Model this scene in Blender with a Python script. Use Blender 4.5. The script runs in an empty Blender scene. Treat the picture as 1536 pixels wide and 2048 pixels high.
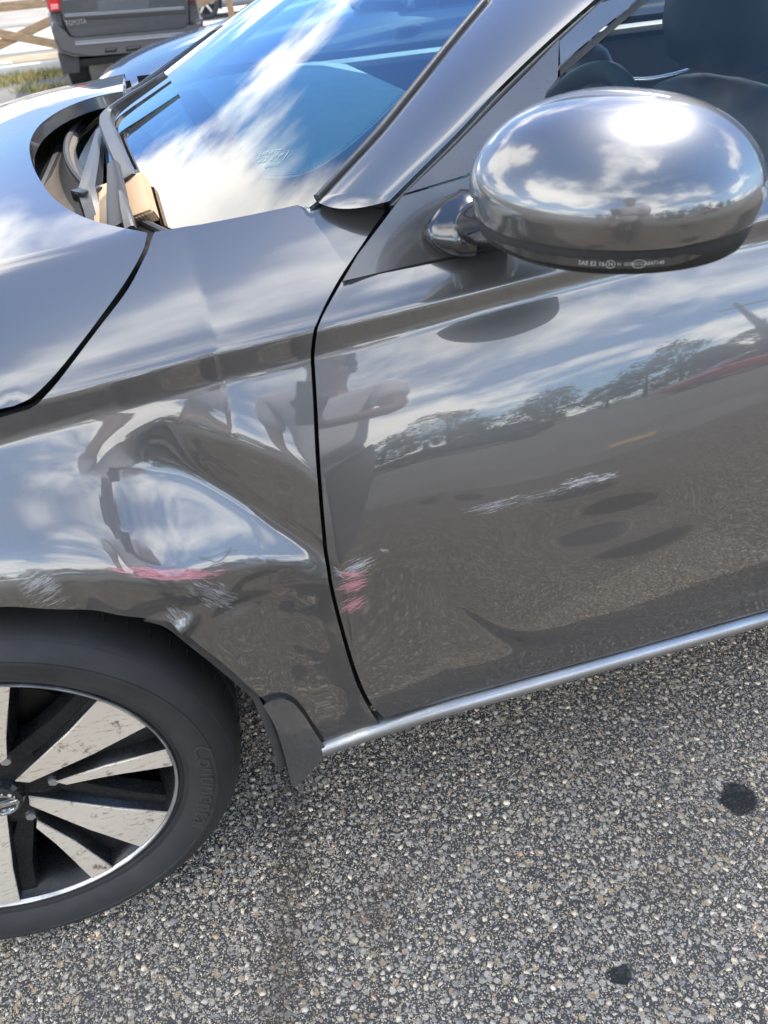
import bpy, bmesh, math, random
import numpy as np
from mathutils import Vector, Matrix
from mathutils.bvhtree import BVHTree
from mathutils.geometry import delaunay_2d_cdt
rng = np.random.default_rng(7); random.seed(7)
SC = bpy.context.scene
COL = SC.collection
R_ = math.radians
# ------------------------------------------------------------------ camera
CAMP = np.array([0.37802, -0.68900, 1.20978]); PITCH, YAW, ROLL = 0.64047, 0.23470, -0.09127; FPX = 1560.0
_f = np.array([math.sin(YAW)*math.cos(PITCH), math.cos(YAW)*math.cos(PITCH), -math.sin(PITCH)])
_r0 = np.array([math.cos(YAW), -math.sin(YAW), 0.0]); _u0 = np.cross(_r0, _f)
_c, _s = math.cos(ROLL), math.sin(ROLL)
_r, _u = _c*_r0+_s*_u0, -_s*_r0+_c*_u0
cam = bpy.data.cameras.new('camera'); camo = bpy.data.objects.new('camera', cam); COL.objects.link(camo)
cam.sensor_fit = 'VERTICAL'; cam.sensor_height = 36.0; cam.lens = 36.0*FPX/2048.0
cam.clip_start = 0.02; cam.clip_end = 3000
camo.matrix_world = Matrix(((_r[0],_u[0],-_f[0],CAMP[0]),(_r[1],_u[1],-_f[1],CAMP[1]),(_r[2],_u[2],-_f[2],CAMP[2]),(0,0,0,1)))
cam.dof.use_dof = True; cam.dof.focus_distance = 1.05; cam.dof.aperture_fstop = 9.0
SC.camera = camo
# ------------------------------------------------------------------ sky and sun
SUN_EL, SUN_AZ = R_(52), R_(45)      # azimuth: from +y towards +x
sun_dir = Vector((math.sin(SUN_AZ)*math.cos(SUN_EL), math.cos(SUN_AZ)*math.cos(SUN_EL), math.sin(SUN_EL)))
sun = bpy.data.lights.new('sun', 'SUN'); sun.energy = 4.0; sun.angle = R_(0.53); sun.color = (1.0, 0.93, 0.83)
suno = bpy.data.objects.new('sun', sun); COL.objects.link(suno); suno.rotation_euler = sun_dir.to_track_quat('Z', 'Y').to_euler()
world = bpy.data.worlds.new('World'); SC.world = world; world.use_nodes = True
SC.view_settings.view_transform = 'Standard'; SC.view_settings.look = 'None'
SC.view_settings.gamma = 1.0; SC.view_settings.use_curve_mapping = False
SC.view_settings.exposure = 1.35
SC.render.engine = 'CYCLES'
SC.cycles.max_bounces = 8; SC.cycles.glossy_bounces = 4; SC.cycles.transparent_max_bounces = 12; SC.cycles.diffuse_bounces = 3
SC.cycles.caustics_reflective = False; SC.cycles.caustics_refractive = False
SC.cycles.sample_clamp_indirect = 6.0
SC.cycles.use_denoising = True

class NT:
    """small helper to write node trees"""
    def __init__(s, tree):
        s.t = tree; s.n = tree.nodes; s.l = tree.links; s.n.clear()
    def add(s, typ, **kw):
        n = s.n.new(typ)
        for k, v in kw.items():
            if k.startswith('i_'):
                key = k[2:]; key = int(key) if key.isdigit() else key.replace('_', ' ')
                s.set(n.inputs[key], v)
            else: setattr(n, k, v)
        return n
    def set(s, sock, v):
        if isinstance(v, bpy.types.NodeSocket): s.l.new(v, sock)
        elif isinstance(v, bpy.types.Node): s.l.new(v.outputs[0], sock)
        else:
            if isinstance(v, (tuple, list)) and len(v) == 3 and sock.type == 'RGBA': v = (*v, 1)
            sock.default_value = v
    def math(s, op, a, b=0.0, c=None, clamp=False):
        n = s.n.new('ShaderNodeMath'); n.operation = op; n.use_clamp = clamp
        s.set(n.inputs[0], a); s.set(n.inputs[1], b)
        if c is not None: s.set(n.inputs[2], c)
        return n.outputs[0]
    def vmath(s, op, a, b=(0,0,0)):
        n = s.n.new('ShaderNodeVectorMath'); n.operation = op; s.set(n.inputs[0], a); s.set(n.inputs[1], b)
        return n.outputs[0]
    def mix(s, fac, a, b):
        n = s.n.new('ShaderNodeMix'); n.data_type = 'RGBA'; s.set(n.inputs[0], fac); s.set(n.inputs[6], a); s.set(n.inputs[7], b)
        return n.outputs[2]
    def ramp(s, fac, stops, interp='LINEAR'):
        n = s.n.new('ShaderNodeValToRGB'); n.color_ramp.interpolation = interp; e = n.color_ramp.elements
        while len(e) < len(stops): e.new(0.5)
        for k, (p, c) in enumerate(stops):
            e[k].position = p; e[k].color = (*c, 1) if isinstance(c, (tuple, list)) else (c, c, c, 1)
        s.set(n.inputs[0], fac); return n.outputs[0]
    def noise(s, vec, scale, detail=4, rough=0.5, dist=0.0):
        n = s.add('ShaderNodeTexNoise'); s.set(n.inputs['Vector'], vec); s.set(n.inputs['Scale'], scale)
        n.inputs['Detail'].default_value = detail; n.inputs['Roughness'].default_value = rough; n.inputs['Distortion'].default_value = dist
        return n.outputs[0]
    def smooth(s, x, lo, hi):
        n = s.add('ShaderNodeMapRange', interpolation_type='SMOOTHSTEP'); s.set(n.inputs[0], x)
        n.inputs[1].default_value = lo; n.inputs[2].default_value = hi
        return n.outputs[0]

def build_world():
    w = NT(world.node_tree)
    out = w.add('ShaderNodeOutputWorld'); bg = w.add('ShaderNodeBackground'); bg.inputs[1].default_value = 0.11
    w.l.new(bg.outputs[0], out.inputs[0])
    sky = w.add('ShaderNodeTexSky', sky_type='NISHITA', sun_disc=False, sun_elevation=SUN_EL, sun_rotation=SUN_AZ, altitude=50, air_density=1.0, dust_density=0.3, ozone_density=2.0)
    d = w.add('ShaderNodeTexCoord').outputs['Generated']
    sep = w.add('ShaderNodeSeparateXYZ', i_0=d)
    zc = w.math('MAXIMUM', sep.outputs[2], 0.0)
    den = w.math('ADD', zc, 0.22)
    px = w.math('DIVIDE', sep.outputs[0], den); py = w.math('DIVIDE', sep.outputs[1], den)
    p = w.add('ShaderNodeCombineXYZ', i_0=px, i_1=py, i_2=3.7)
    n1 = w.noise(p, 1.15, 8, 0.54, 0.2); n2 = w.noise(p, 0.5, 3, 0.5)
    n3 = w.noise(p, 3.2, 6, 0.62)
    dt = w.add('ShaderNodeVectorMath', operation='DOT_PRODUCT', i_0=d); dt.inputs[1].default_value = tuple(sun_dir); sd = dt.outputs['Value']
    dens = w.math('ADD', w.math('MULTIPLY', n1, 0.72), w.math('MULTIPLY', n2, 0.40))
    dens = w.math('SUBTRACT', dens, w.math('MULTIPLY', sd, 0.02))
    # a bank of cloud stands overhead
    dens = w.math('ADD', dens, w.math('MULTIPLY', w.smooth(sep.outputs[2], 0.70, 0.97), 0.035))
    cov = w.smooth(dens, 0.525, 0.635)
    shade = w.smooth(w.math('ADD', w.math('MULTIPLY', n3, 0.5), w.math('MULTIPLY', n1, 0.5)), 0.36, 0.64)
    cloud = w.mix(shade, (17.0, 17.2, 17.6), (25.0, 24.3, 22.8))
    # clear sky and cloud are dimmed by hand towards the sun's side
    hs = Vector((sun_dir.x*0.35, sun_dir.y, 0)).normalized()
    dh = w.add('ShaderNodeVectorMath', operation='DOT_PRODUCT', i_0=d); dh.inputs[1].default_value = tuple(hs)
    f = w.smooth(dh.outputs['Value'], -0.15, 0.85)
    cl_ = w.math('SUBTRACT', 1.0, w.math('MULTIPLY', f, 0.48))
    dim = w.add('ShaderNodeCombineXYZ', i_0=w.math('SUBTRACT', 1.0, w.math('MULTIPLY', f, 0.80)), i_1=w.math('SUBTRACT', 1.0, w.math('MULTIPLY', f, 0.745)), i_2=w.math('SUBTRACT', 1.0, w.math('MULTIPLY', f, 0.655)))
    hz = w.smooth(sep.outputs[2], 0.16, 0.0)
    skyb = w.vmath('MINIMUM', w.vmath('MULTIPLY', sky.outputs[0], (2.0, 2.3, 2.5)), (9.6, 12.0, 15.4))
    skyc = w.mix(w.math('MULTIPLY', hz, 0.5), skyb, (6.4, 8.4, 11.4))
    c = w.mix(cov, w.vmath('MULTIPLY', skyc, dim), w.vmath('MULTIPLY', cloud, w.add('ShaderNodeCombineXYZ', i_0=cl_, i_1=cl_, i_2=cl_)))
    w.l.new(c, bg.inputs[0])
build_world()
# ------------------------------------------------------------------ object helpers
def tag(o, label=None, cat=None, group=None, kind=None):
    if label: o['label'] = label
    if cat: o['category'] = cat
    if group: o['group'] = group
    if kind: o['kind'] = kind
    return o
def empty(name, loc=(0,0,0), rz=0.0, label=None, cat=None, group=None):
    o = bpy.data.objects.new(name, None); COL.objects.link(o); o.location = loc; o.rotation_euler = (0,0,rz)
    o.empty_display_size = 0.2
    return tag(o, label, cat, group)
def mesh_obj(name, verts, faces, mat, parent=None, smooth=True, normals=None, sharp=None):
    me = bpy.data.meshes.new(name)
    me.from_pydata([tuple(map(float, v)) for v in verts], [], [tuple(int(i) for i in f) for f in faces])
    if smooth: me.polygons.foreach_set('use_smooth', [True]*len(me.polygons))
    me.update()
    if normals is not None: me.normals_split_custom_set_from_vertices([tuple(map(float, n)) for n in normals])
    elif smooth and sharp: me.set_sharp_from_angle(angle=R_(sharp))
    if mat: me.materials.append(mat)
    o = bpy.data.objects.new(name, me); COL.objects.link(o)
    if parent: o.parent = parent
    return o
def bm_obj(name, bm, mat, parent=None, smooth=True, sharp=35):
    me = bpy.data.meshes.new(name); bmesh.ops.recalc_face_normals(bm, faces=bm.faces[:])
    bm.to_mesh(me); bm.free()
    if smooth:
        me.polygons.foreach_set('use_smooth', [True]*len(me.polygons))
        if sharp: me.set_sharp_from_angle(angle=R_(sharp))
    for m in (mat if isinstance(mat, (list, tuple)) else [mat]): me.materials.append(m)
    o = bpy.data.objects.new(name, me); COL.objects.link(o)
    if parent: o.parent = parent
    return o
def bm_box(bm, c, size, rot=None, bev=0.0):
    r = bmesh.ops.create_cube(bm, size=1.0); vs = r['verts']
    M = Matrix.Translation(c) @ (rot.to_4x4() if rot is not None else Matrix()) @ Matrix.Diagonal((*size, 1))
    bmesh.ops.transform(bm, matrix=M, verts=vs)
    if bev > 0:
        es = list({e for v in vs for e in v.link_edges}); bmesh.ops.bevel(bm, geom=es, offset=bev, segments=2, affect='EDGES', profile=0.6)
def box(name, c, size, mat, parent=None, rot=None, bev=0.0):
    bm = bmesh.new(); bm_box(bm, c, size, rot, bev); return bm_obj(name, bm, mat, parent)
def loft(rings, closed=True, cap=True):
    """rings: list of (n,3) arrays with equal n -> verts, faces"""
    n = len(rings[0]); V = [p for r in rings for p in r]; F = []
    for i in range(len(rings)-1):
        for j in range(n if closed else n-1):
            a = i*n+j; b = i*n+(j+1) % n; F.append((a, b, b+n, a+n))
    if cap and closed:
        F.append(tuple(range(n))[::-1]); F.append(tuple((len(rings)-1)*n+j for j in range(n)))
    return V, F
def loft_obj(name, rings, mat, parent=None, closed=True, cap=True, sharp=40):
    V, F = loft(rings, closed, cap); bm = bmesh.new()
    vs = [bm.verts.new(tuple(map(float, v))) for v in V]
    for f in F:
        try: bm.faces.new([vs[i] for i in f])
        except ValueError: pass
    return bm_obj(name, bm, mat, parent, True, sharp)
def tube_rings(pts, rad, n=10, up=(0,0,1), flat=1.0, twist=0.0):
    pts = [np.array(p, float) for p in pts]; rads = rad if hasattr(rad, '__len__') else [rad]*len(pts); out = []
    for i, p in enumerate(pts):
        t = pts[min(i+1, len(pts)-1)] - pts[max(i-1, 0)]; t /= np.linalg.norm(t)
        a = np.cross(t, up); a /= np.linalg.norm(a)+1e-9; b = np.cross(a, t)
        out.append([p + rads[i]*(math.cos(k)*a + flat*math.sin(k)*b) for k in np.linspace(0, 2*math.pi, n, endpoint=False)])
    return out
def tube(name, pts, rad, mat, parent=None, n=10, up=(0,0,1), flat=1.0):
    return loft_obj(name, tube_rings(pts, rad, n, up, flat), mat, parent)
def spline(pts, n):
    """Catmull-Rom through pts, n samples"""
    P = np.array(pts, float); m = len(P); t = np.linspace(0, m-1-1e-9, n); i = t.astype(int); f = (t-i)[:, None]
    g = lambda k: P[np.clip(k, 0, m-1)]
    p0, p1, p2, p3 = g(i-1), g(i), g(i+1), g(i+2)
    return 0.5*((2*p1)+(-p0+p2)*f+(2*p0-5*p1+4*p2-p3)*f**2+(-p0+3*p1-3*p2+p3)*f**3)
def ray(px):
    px = np.atleast_2d(np.array(px, float)); d = ((px[:, :1]-768)/FPX)*_r+((1024-px[:, 1:])/FPX)*_u+_f
    return d/np.linalg.norm(d, axis=1)[:, None]
def on_plane(px, n, c):
    d = ray(px); n = np.array(n, float); t = (c-n@CAMP)/(d@n); return CAMP+t[:, None]*d
def resample(poly, step, closed=True):
    P = np.array(poly, float)
    if closed: P = np.vstack([P, P[:1]])
    out = []
    for a, b in zip(P[:-1], P[1:]):
        k = max(1, int(math.ceil(np.linalg.norm(b-a)/step))); out += [a+(b-a)*i/k for i in range(k)]
    if not closed: out.append(P[-1])
    return np.array(out)
def smooth_loop(pts, corners, closed=True):
    """pts: outline; runs between listed corner indices are splined"""
    n = len(pts); out = []; cs = sorted(corners)
    for a, b in zip(cs, cs[1:]+[cs[0]+n]):
        seg = [pts[i % n] for i in range(a, b+1)]
        if len(seg) == 2: out.append(np.array(seg[:1], float))
        else: out.append(spline(seg, 8*(len(seg)-1)+1)[:-1])
    return np.vstack(out)
class Surf:
    """surface sampled on a (u,v) grid: evaluates points and normals, and is hit by rays"""
    def __init__(s, us, vs, P, flip=False):
        s.us, s.vs, s.P = np.array(us), np.array(vs), P
        du = np.gradient(P, s.us, axis=0); dv = np.gradient(P, s.vs, axis=1)
        N = np.cross(du, dv); N /= np.linalg.norm(N, axis=2)[..., None]+1e-12
        s.N = -N if flip else N
        a, b = P.shape[:2]; idx = np.arange(a*b).reshape(a, b)
        q = np.stack([idx[:-1, :-1], idx[1:, :-1], idx[1:, 1:], idx[:-1, 1:]], -1).reshape(-1, 4)
        s.bvh = BVHTree.FromPolygons(P.reshape(-1, 3).tolist(), q.tolist()); s.nv = b
    def _w(s, uv):
        uv = np.atleast_2d(uv)
        fu = np.interp(uv[:, 0], s.us, np.arange(len(s.us))); fv = np.interp(uv[:, 1], s.vs, np.arange(len(s.vs)))
        i = np.clip(fu.astype(int), 0, len(s.us)-2); j = np.clip(fv.astype(int), 0, len(s.vs)-2); a = (fu-i)[:, None]; b = (fv-j)[:, None]
        return i, j, a, b
    def _e(s, A, uv):
        i, j, a, b = s._w(uv)
        return (A[i, j]*(1-a)+A[i+1, j]*a)*(1-b)+(A[i, j+1]*(1-a)+A[i+1, j+1]*a)*b
    def pos(s, uv): return s._e(s.P, uv)
    def nrm(s, uv):
        n = s._e(s.N, uv); return n/np.linalg.norm(n, axis=1)[:, None]
    def pick(s, px):
        out = []
        for p, d in zip(np.atleast_2d(px), ray(px)):
            loc, nn, fi, dist = s.bvh.ray_cast(Vector(CAMP), Vector(d))
            if loc is None: raise ValueError('miss %s' % (p,))
            i, j = divmod(fi, s.nv-1); L = np.array(loc)
            u, v = s.us[i]+(s.us[i+1]-s.us[i])*0.5, s.vs[j]+(s.vs[j+1]-s.vs[j])*0.5
            for _ in range(4):     # newton on the tangent plane
                uv = np.array([[u, v]]); p0 = s.pos(uv)[0]; h = 1e-4
                eu = (s.pos([[u+h, v]])[0]-s.pos([[u-h, v]])[0])/(2*h); ev = (s.pos([[u, v+h]])[0]-s.pos([[u, v-h]])[0])/(2*h)
                A = np.stack([eu, ev], 1); dlt = np.linalg.lstsq(A, L-p0, rcond=None)[0]; u += dlt[0]; v += dlt[1]
            out.append((u, v))
        return np.array(out)
def panel(name, surf, outline, res, mat, parent=None, flange=0.012, edge=0.0012, off=0.0, bedge=None, ext=None):
    """sheet-metal panel: outline (in surface u,v) filled with a fine grid, normals from the surface, rolled edge and flange"""
    ext = ext or {}
    P = resample(outline, bedge or res); n = len(P)
    lo, hi = P.min(0), P.max(0)
    g = np.stack(np.meshgrid(np.arange(lo[0]+res/2, hi[0], res), np.arange(lo[1]+res/2, hi[1], res), indexing='ij'), -1).reshape(-1, 2)
    d = np.full(len(g), 9.0)
    for k in range(0, len(g), 4000):
        d[k:k+4000] = np.sqrt(((g[k:k+4000, None]-P[None])**2).sum(2)).min(1)
    g = g[d > 0.55*res]
    # inside test
    inside = np.zeros(len(g), bool); x, y = g[:, 0], g[:, 1]
    for (x0, y0), (x1, y1) in zip(P, np.roll(P, -1, 0)):
        c = ((y0 > y) != (y1 > y)); xi = (x1-x0)*(y-y0)/((y1-y0) if y1 != y0 else 1e-12)+x0; inside ^= c & (x < xi)
    g = g[inside]
    pts = np.vstack([P, g])
    r = delaunay_2d_cdt([Vector(p) for p in pts.tolist()], [(i, (i+1) % n) for i in range(n)], [], 1, 1e-7)
    uv = np.array([tuple(v) for v in r[0]]); F = [tuple(f) for f in r[2]]
    mp = {}
    for k, ov in enumerate(r[3]):
        for o in ov: mp.setdefault(o, k)
    V = surf.pos(uv)+off*surf.nrm(uv); N = surf.nrm(uv)
    # orient
    f0 = F[len(F)//2]; fn = np.cross(V[f0[1]]-V[f0[0]], V[f0[2]]-V[f0[0]])
    if fn @ N[f0[0]] < 0: F = [f[::-1] for f in F]
    if flange > 0:
        ring = [mp[i] for i in range(n)]; B = V[ring]; BN = N[ring]
        t = np.roll(B, -1, 0)-np.roll(B, 1, 0); t /= np.linalg.norm(t, axis=1)[:, None]+1e-12
        o = np.cross(t, BN); cen = B.mean(0)
        area = ((P[:, 0]*np.roll(P[:, 1], -1))-(np.roll(P[:, 0], -1)*P[:, 1])).sum()
        # outward direction in 3d: test with a small uv step
        q = surf.pos(P+(np.roll(P, 1, 0)-np.roll(P, -1, 0))[:, ::-1]*np.array([-1, 1])*(1 if area > 0 else -1)*-0.5)
        if ((q-surf.pos(P))*o).sum() < 0: o = -o
        r1 = B+o*edge*0.7-BN*edge*0.3; r2 = B+o*edge-BN*edge; r3 = B+o*edge-BN*(edge+flange)
        n1 = BN*0.7+o*0.7; n2 = o; base = len(V)
        V = np.vstack([V, r1, r2, r3]); N = np.vstack([N, n1, n2, n2])
        rows = [ring]+[[base+k*n+i for i in range(n)] for k in range(3)]
        ff = []
        for a, b in zip(rows[:-1], rows[1:]):
            for i in range(n):
                j = (i+1) % n; ff.append((a[i], a[j], b[j], b[i]))
        q0 = ff[0]; fn = np.cross(V[q0[1]]-V[q0[0]], V[q0[2]]-V[q0[0]])
        if fn @ (BN[0]+o[0]) < 0: ff = [f[::-1] for f in ff]
        F += ff
    N = N/np.linalg.norm(N, axis=1)[:, None]
    return mesh_obj(name, V, F, mat, parent, True, N)
def lathe_rings(prof, n=96, axis_y=True):
    """prof: (radius, y) list -> rings about the y axis, centred on the origin"""
    t = np.linspace(0, 2*math.pi, n, endpoint=False)
    return [[(r*math.cos(a), y, r*math.sin(a)) for a in t] for r, y in prof]
def text_mesh(body, size, extrude=0.0, align='CENTER', bevel=0.0):
    cu = bpy.data.curves.new('lettering', 'FONT'); cu.body = body; cu.size = size; cu.extrude = extrude; cu.align_x = align; cu.align_y = 'CENTER'; cu.resolution_u = 3; cu.bevel_depth = bevel
    o = bpy.data.objects.new('lettering', cu); COL.objects.link(o)
    dg = bpy.context.evaluated_depsgraph_get(); me = bpy.data.meshes.new_from_object(o.evaluated_get(dg))
    bpy.data.objects.remove(o); return me
def place_text(name, me, fn, mat, parent):
    """map every text vertex (x,y,z) through fn to 3d"""
    for v in me.vertices: v.co = fn(v.co.x, v.co.y, v.co.z)
    me.materials.clear(); me.materials.append(mat); me.name = name
    o = bpy.data.objects.new(name, me); COL.objects.link(o); o.parent = parent; return o
def copy_tree(o, parent=None):
    c = o.copy(); COL.objects.link(c); c.parent = parent
    for ch in list(o.children): copy_tree(ch, c)
    return c
# ------------------------------------------------------------------ materials
def principled(name, base, rough=0.5, metal=0.0, coat=0.0, coat_rough=0.03, spec=0.5, bump=None, extra=None, coat_ior=1.5):
    m = bpy.data.materials.new(name); m.use_nodes = True; t = NT(m.node_tree)
    out = t.add('ShaderNodeOutputMaterial'); b = t.add('ShaderNodeBsdfPrincipled'); t.l.new(b.outputs[0], out.inputs[0])
    t.set(b.inputs['Base Color'], base); t.set(b.inputs['Roughness'], rough); t.set(b.inputs['Metallic'], metal)
    b.inputs['Coat Weight'].default_value = coat; b.inputs['Coat Roughness'].default_value = coat_rough; b.inputs['Coat IOR'].default_value = coat_ior; b.inputs['Specular IOR Level'].default_value = spec
    if extra: extra(t, b)
    return m
def worn(name, c1, c2, scale=8.0, rough=0.6, bump=0.15, metal=0.0, bscale=None, coord='Object', spec=0.5, stretch=(1,1,1), dist=0.002, coat=0.0):
    """mottled two-tone material with fine relief"""
    def ex(t, b):
        tc = t.add('ShaderNodeTexCoord').outputs[coord]; v = t.vmath('MULTIPLY', tc, stretch)
        n = t.noise(v, scale, 6, 0.6); t.set(b.inputs['Base Color'], t.mix(t.smooth(n, 0.32, 0.68), c1, c2))
        n2 = t.noise(v, (bscale or scale*9), 5, 0.6)
        bp = t.add('ShaderNodeBump'); bp.inputs['Strength'].default_value = bump; bp.inputs['Distance'].default_value = dist; t.set(bp.inputs['Height'], n2); t.set(b.inputs['Normal'], bp)
        t.set(b.inputs['Roughness'], t.math('ADD', t.math('MULTIPLY', n2, 0.25), rough-0.12))
    return principled(name, c1, rough, metal, coat, 0.05, spec, extra=ex)
def glass(name, tint, boost=1.0):
    m = bpy.data.materials.new(name); m.use_nodes = True; t = NT(m.node_tree)
    out = t.add('ShaderNodeOutputMaterial'); tr = t.add('ShaderNodeBsdfTransparent'); tr.inputs[0].default_value = (*tint, 1)
    gl = t.add('ShaderNodeBsdfGlossy'); gl.inputs['Roughness'].default_value = 0.0; gl.inputs['Color'].default_value = (1,1,1,1)
    fr = t.add('ShaderNodeFresnel'); fr.inputs[0].default_value = 1.5
    # both faces of the pane reflect: 2F/(1+F)
    f = t.math('DIVIDE', t.math('MULTIPLY', fr, 2.0*boost), t.math('ADD', fr, 1.0), clamp=True)
    mx = t.add('ShaderNodeMixShader'); t.set(mx.inputs[0], f); t.l.new(tr.outputs[0], mx.inputs[1]); t.l.new(gl.outputs[0], mx.inputs[2]); t.l.new(mx.outputs[0], out.inputs[0])
    return m
# ------------------------------------------------------------------ ground
def drip(t, p, col, n):
    # brownish run of old drips that stretches across the lot from behind the wheel
    (x0, y0), (x1, y1) = RUN; L = math.hypot(x1-x0, y1-y0); ux, uy = (x1-x0)/L, (y1-y0)/L
    sp = t.add('ShaderNodeSeparateXYZ', i_0=p); dx = t.math('SUBTRACT', sp.outputs[0], x0); dy = t.math('SUBTRACT', sp.outputs[1], y0)
    q = t.math('ABSOLUTE', t.math('SUBTRACT', t.math('MULTIPLY', dx, uy), t.math('MULTIPLY', dy, ux)))
    q = t.math('ADD', q, t.math('MULTIPLY', t.math('SUBTRACT', n, 0.5), 0.09)); w = t.noise(p, 2.2, 3, 0.6)
    return t.mix(t.math('MULTIPLY', t.smooth(q, 0.055, 0.0), t.math('MULTIPLY', w, 0.95)), col, (0.055, 0.040, 0.026))
def asphalt_mat():
    def ex(t, b):
        geo = t.add('ShaderNodeNewGeometry'); p = geo.outputs['Position']
        n_big = t.noise(p, 1.3, 5, 0.6); n_mid = t.noise(p, 9.0, 5, 0.65)
        col = t.mix(t.smooth(n_big, 0.35, 0.65), (0.048, 0.0455, 0.041), (0.073, 0.068, 0.060))
        # two sizes of aggregate seen in the binder
        h = None
        for sc, thr, a, c in ((340.0, 0.40, (0.40, 0.34, 0.26), 0.36), (150.0, 0.34, (0.42, 0.355, 0.27), 0.38), (88.0, 0.42, (0.50, 0.43, 0.33), 0.60)):
            v = t.add('ShaderNodeTexVoronoi', feature='F1'); t.set(v.inputs['Vector'], p); v.inputs['Scale'].default_value = sc
            cs = t.add('ShaderNodeSeparateColor'); t.set(cs.inputs[0], v.outputs['Color'])
            on = t.math('GREATER_THAN', cs.outputs[0], c)
            m = t.math('MULTIPLY', on, t.smooth(t.math('ADD', v.outputs['Distance'], t.math('MULTIPLY', n_mid, 0.1)), thr+0.12, thr))
            tint = t.mix(cs.outputs[1], (0.21, 0.20, 0.185), a)
            tint = t.mix(t.math('GREATER_THAN', cs.outputs[2], 0.86), tint, (0.38, 0.28, 0.17))
            col = t.mix(m, col, tint)
            h = m if h is None else t.math('ADD', h, t.math('MULTIPLY', m, 0.4))
        # rusty and oily stains
        st = t.smooth(t.noise(p, 3.1, 5, 0.7), 0.60, 0.74)
        col = t.mix(t.math('MULTIPLY', st, 0.4), col, (0.085, 0.058, 0.035))
        sep = t.add('ShaderNodeSeparateXYZ', i_0=p)
        wob = t.math('MULTIPLY', t.math('SUBTRACT', n_mid, 0.5), 0.045)
        oil = None
        for cx, cy, rx, ry in OIL:
            dx = t.math('DIVIDE', t.math('SUBTRACT', sep.outputs[0], cx), rx); dy = t.math('DIVIDE', t.math('SUBTRACT', sep.outputs[1], cy), ry)
            d = t.math('SQRT', t.math('ADD', t.math('MULTIPLY', dx, dx), t.math('MULTIPLY', dy, dy)))
            m = t.smooth(t.math('ADD', d, t.math('DIVIDE', wob, min(rx, ry))), 1.1, 0.8); oil = m if oil is None else t.math('MAXIMUM', oil, m)
        col = t.mix(t.math('MULTIPLY', oil, 0.9), col, (0.016, 0.016, 0.017))
        col = drip(t, p, col, n_mid)
        t.set(b.inputs['Base Color'], col)
        t.set(b.inputs['Roughness'], t.math('SUBTRACT', 0.88, t.math('MULTIPLY', oil, 0.3)))
        bp = t.add('ShaderNodeBump'); bp.inputs['Strength'].default_value = 0.7; bp.inputs['Distance'].default_value = 0.003
        t.set(bp.inputs['Height'], t.math('ADD', h, t.math('MULTIPLY', t.noise(p, 420, 3, 0.6), 0.5))); t.set(b.inputs['Normal'], bp)
    return principled('asphalt', (0.05, 0.05, 0.05), 0.9, spec=0.2, extra=ex)
def px_ground(px): return on_plane(px, (0,0,1), 0.0)[0]
OIL = []
RUN = [tuple(map(float, px_ground(q)[:2])) for q in ((590,1580),(560,2040))]
for px, rx, ry in (((1478,1597),0.030,0.030), ((1243,1950),0.017,0.013), ((1255,1560),0.0,0.0)):
    if rx: g = px_ground(px); OIL.append((float(g[0]), float(g[1]), rx, ry))
# older drips further out, seen mirrored in the door
OIL += [(1.41, -1.70, 0.20, 0.26), (1.42, -0.98, 0.20, 0.15), (0.9, -2.4, 0.10, 0.16)]
M_ASPH = asphalt_mat()
def sheet(name, x0, x1, y0, y1, z, mat, nx=1, ny=1):
    V = [(x0+(x1-x0)*i/nx, y0+(y1-y0)*j/ny, z) for i in range(nx+1) for j in range(ny+1)]
    F = [(i*(ny+1)+j, (i+1)*(ny+1)+j, (i+1)*(ny+1)+j+1, i*(ny+1)+j+1) for i in range(nx) for j in range(ny)]
    return mesh_obj(name, V, F, mat, None, False)
tag(sheet('parking_lot', -400, 400, -400, 4.6, 0.0, M_ASPH), kind='structure')
tag(sheet('old_pavement', -400, 400, -400, -2.7, 0.004, worn('worn_pavement', (0.14,0.128,0.11), (0.20,0.183,0.16), 1.1, 0.92, 0.3, bscale=90, dist=0.004)), kind='structure')
GZ = -0.12       # the lot falls a little towards the fence

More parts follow.
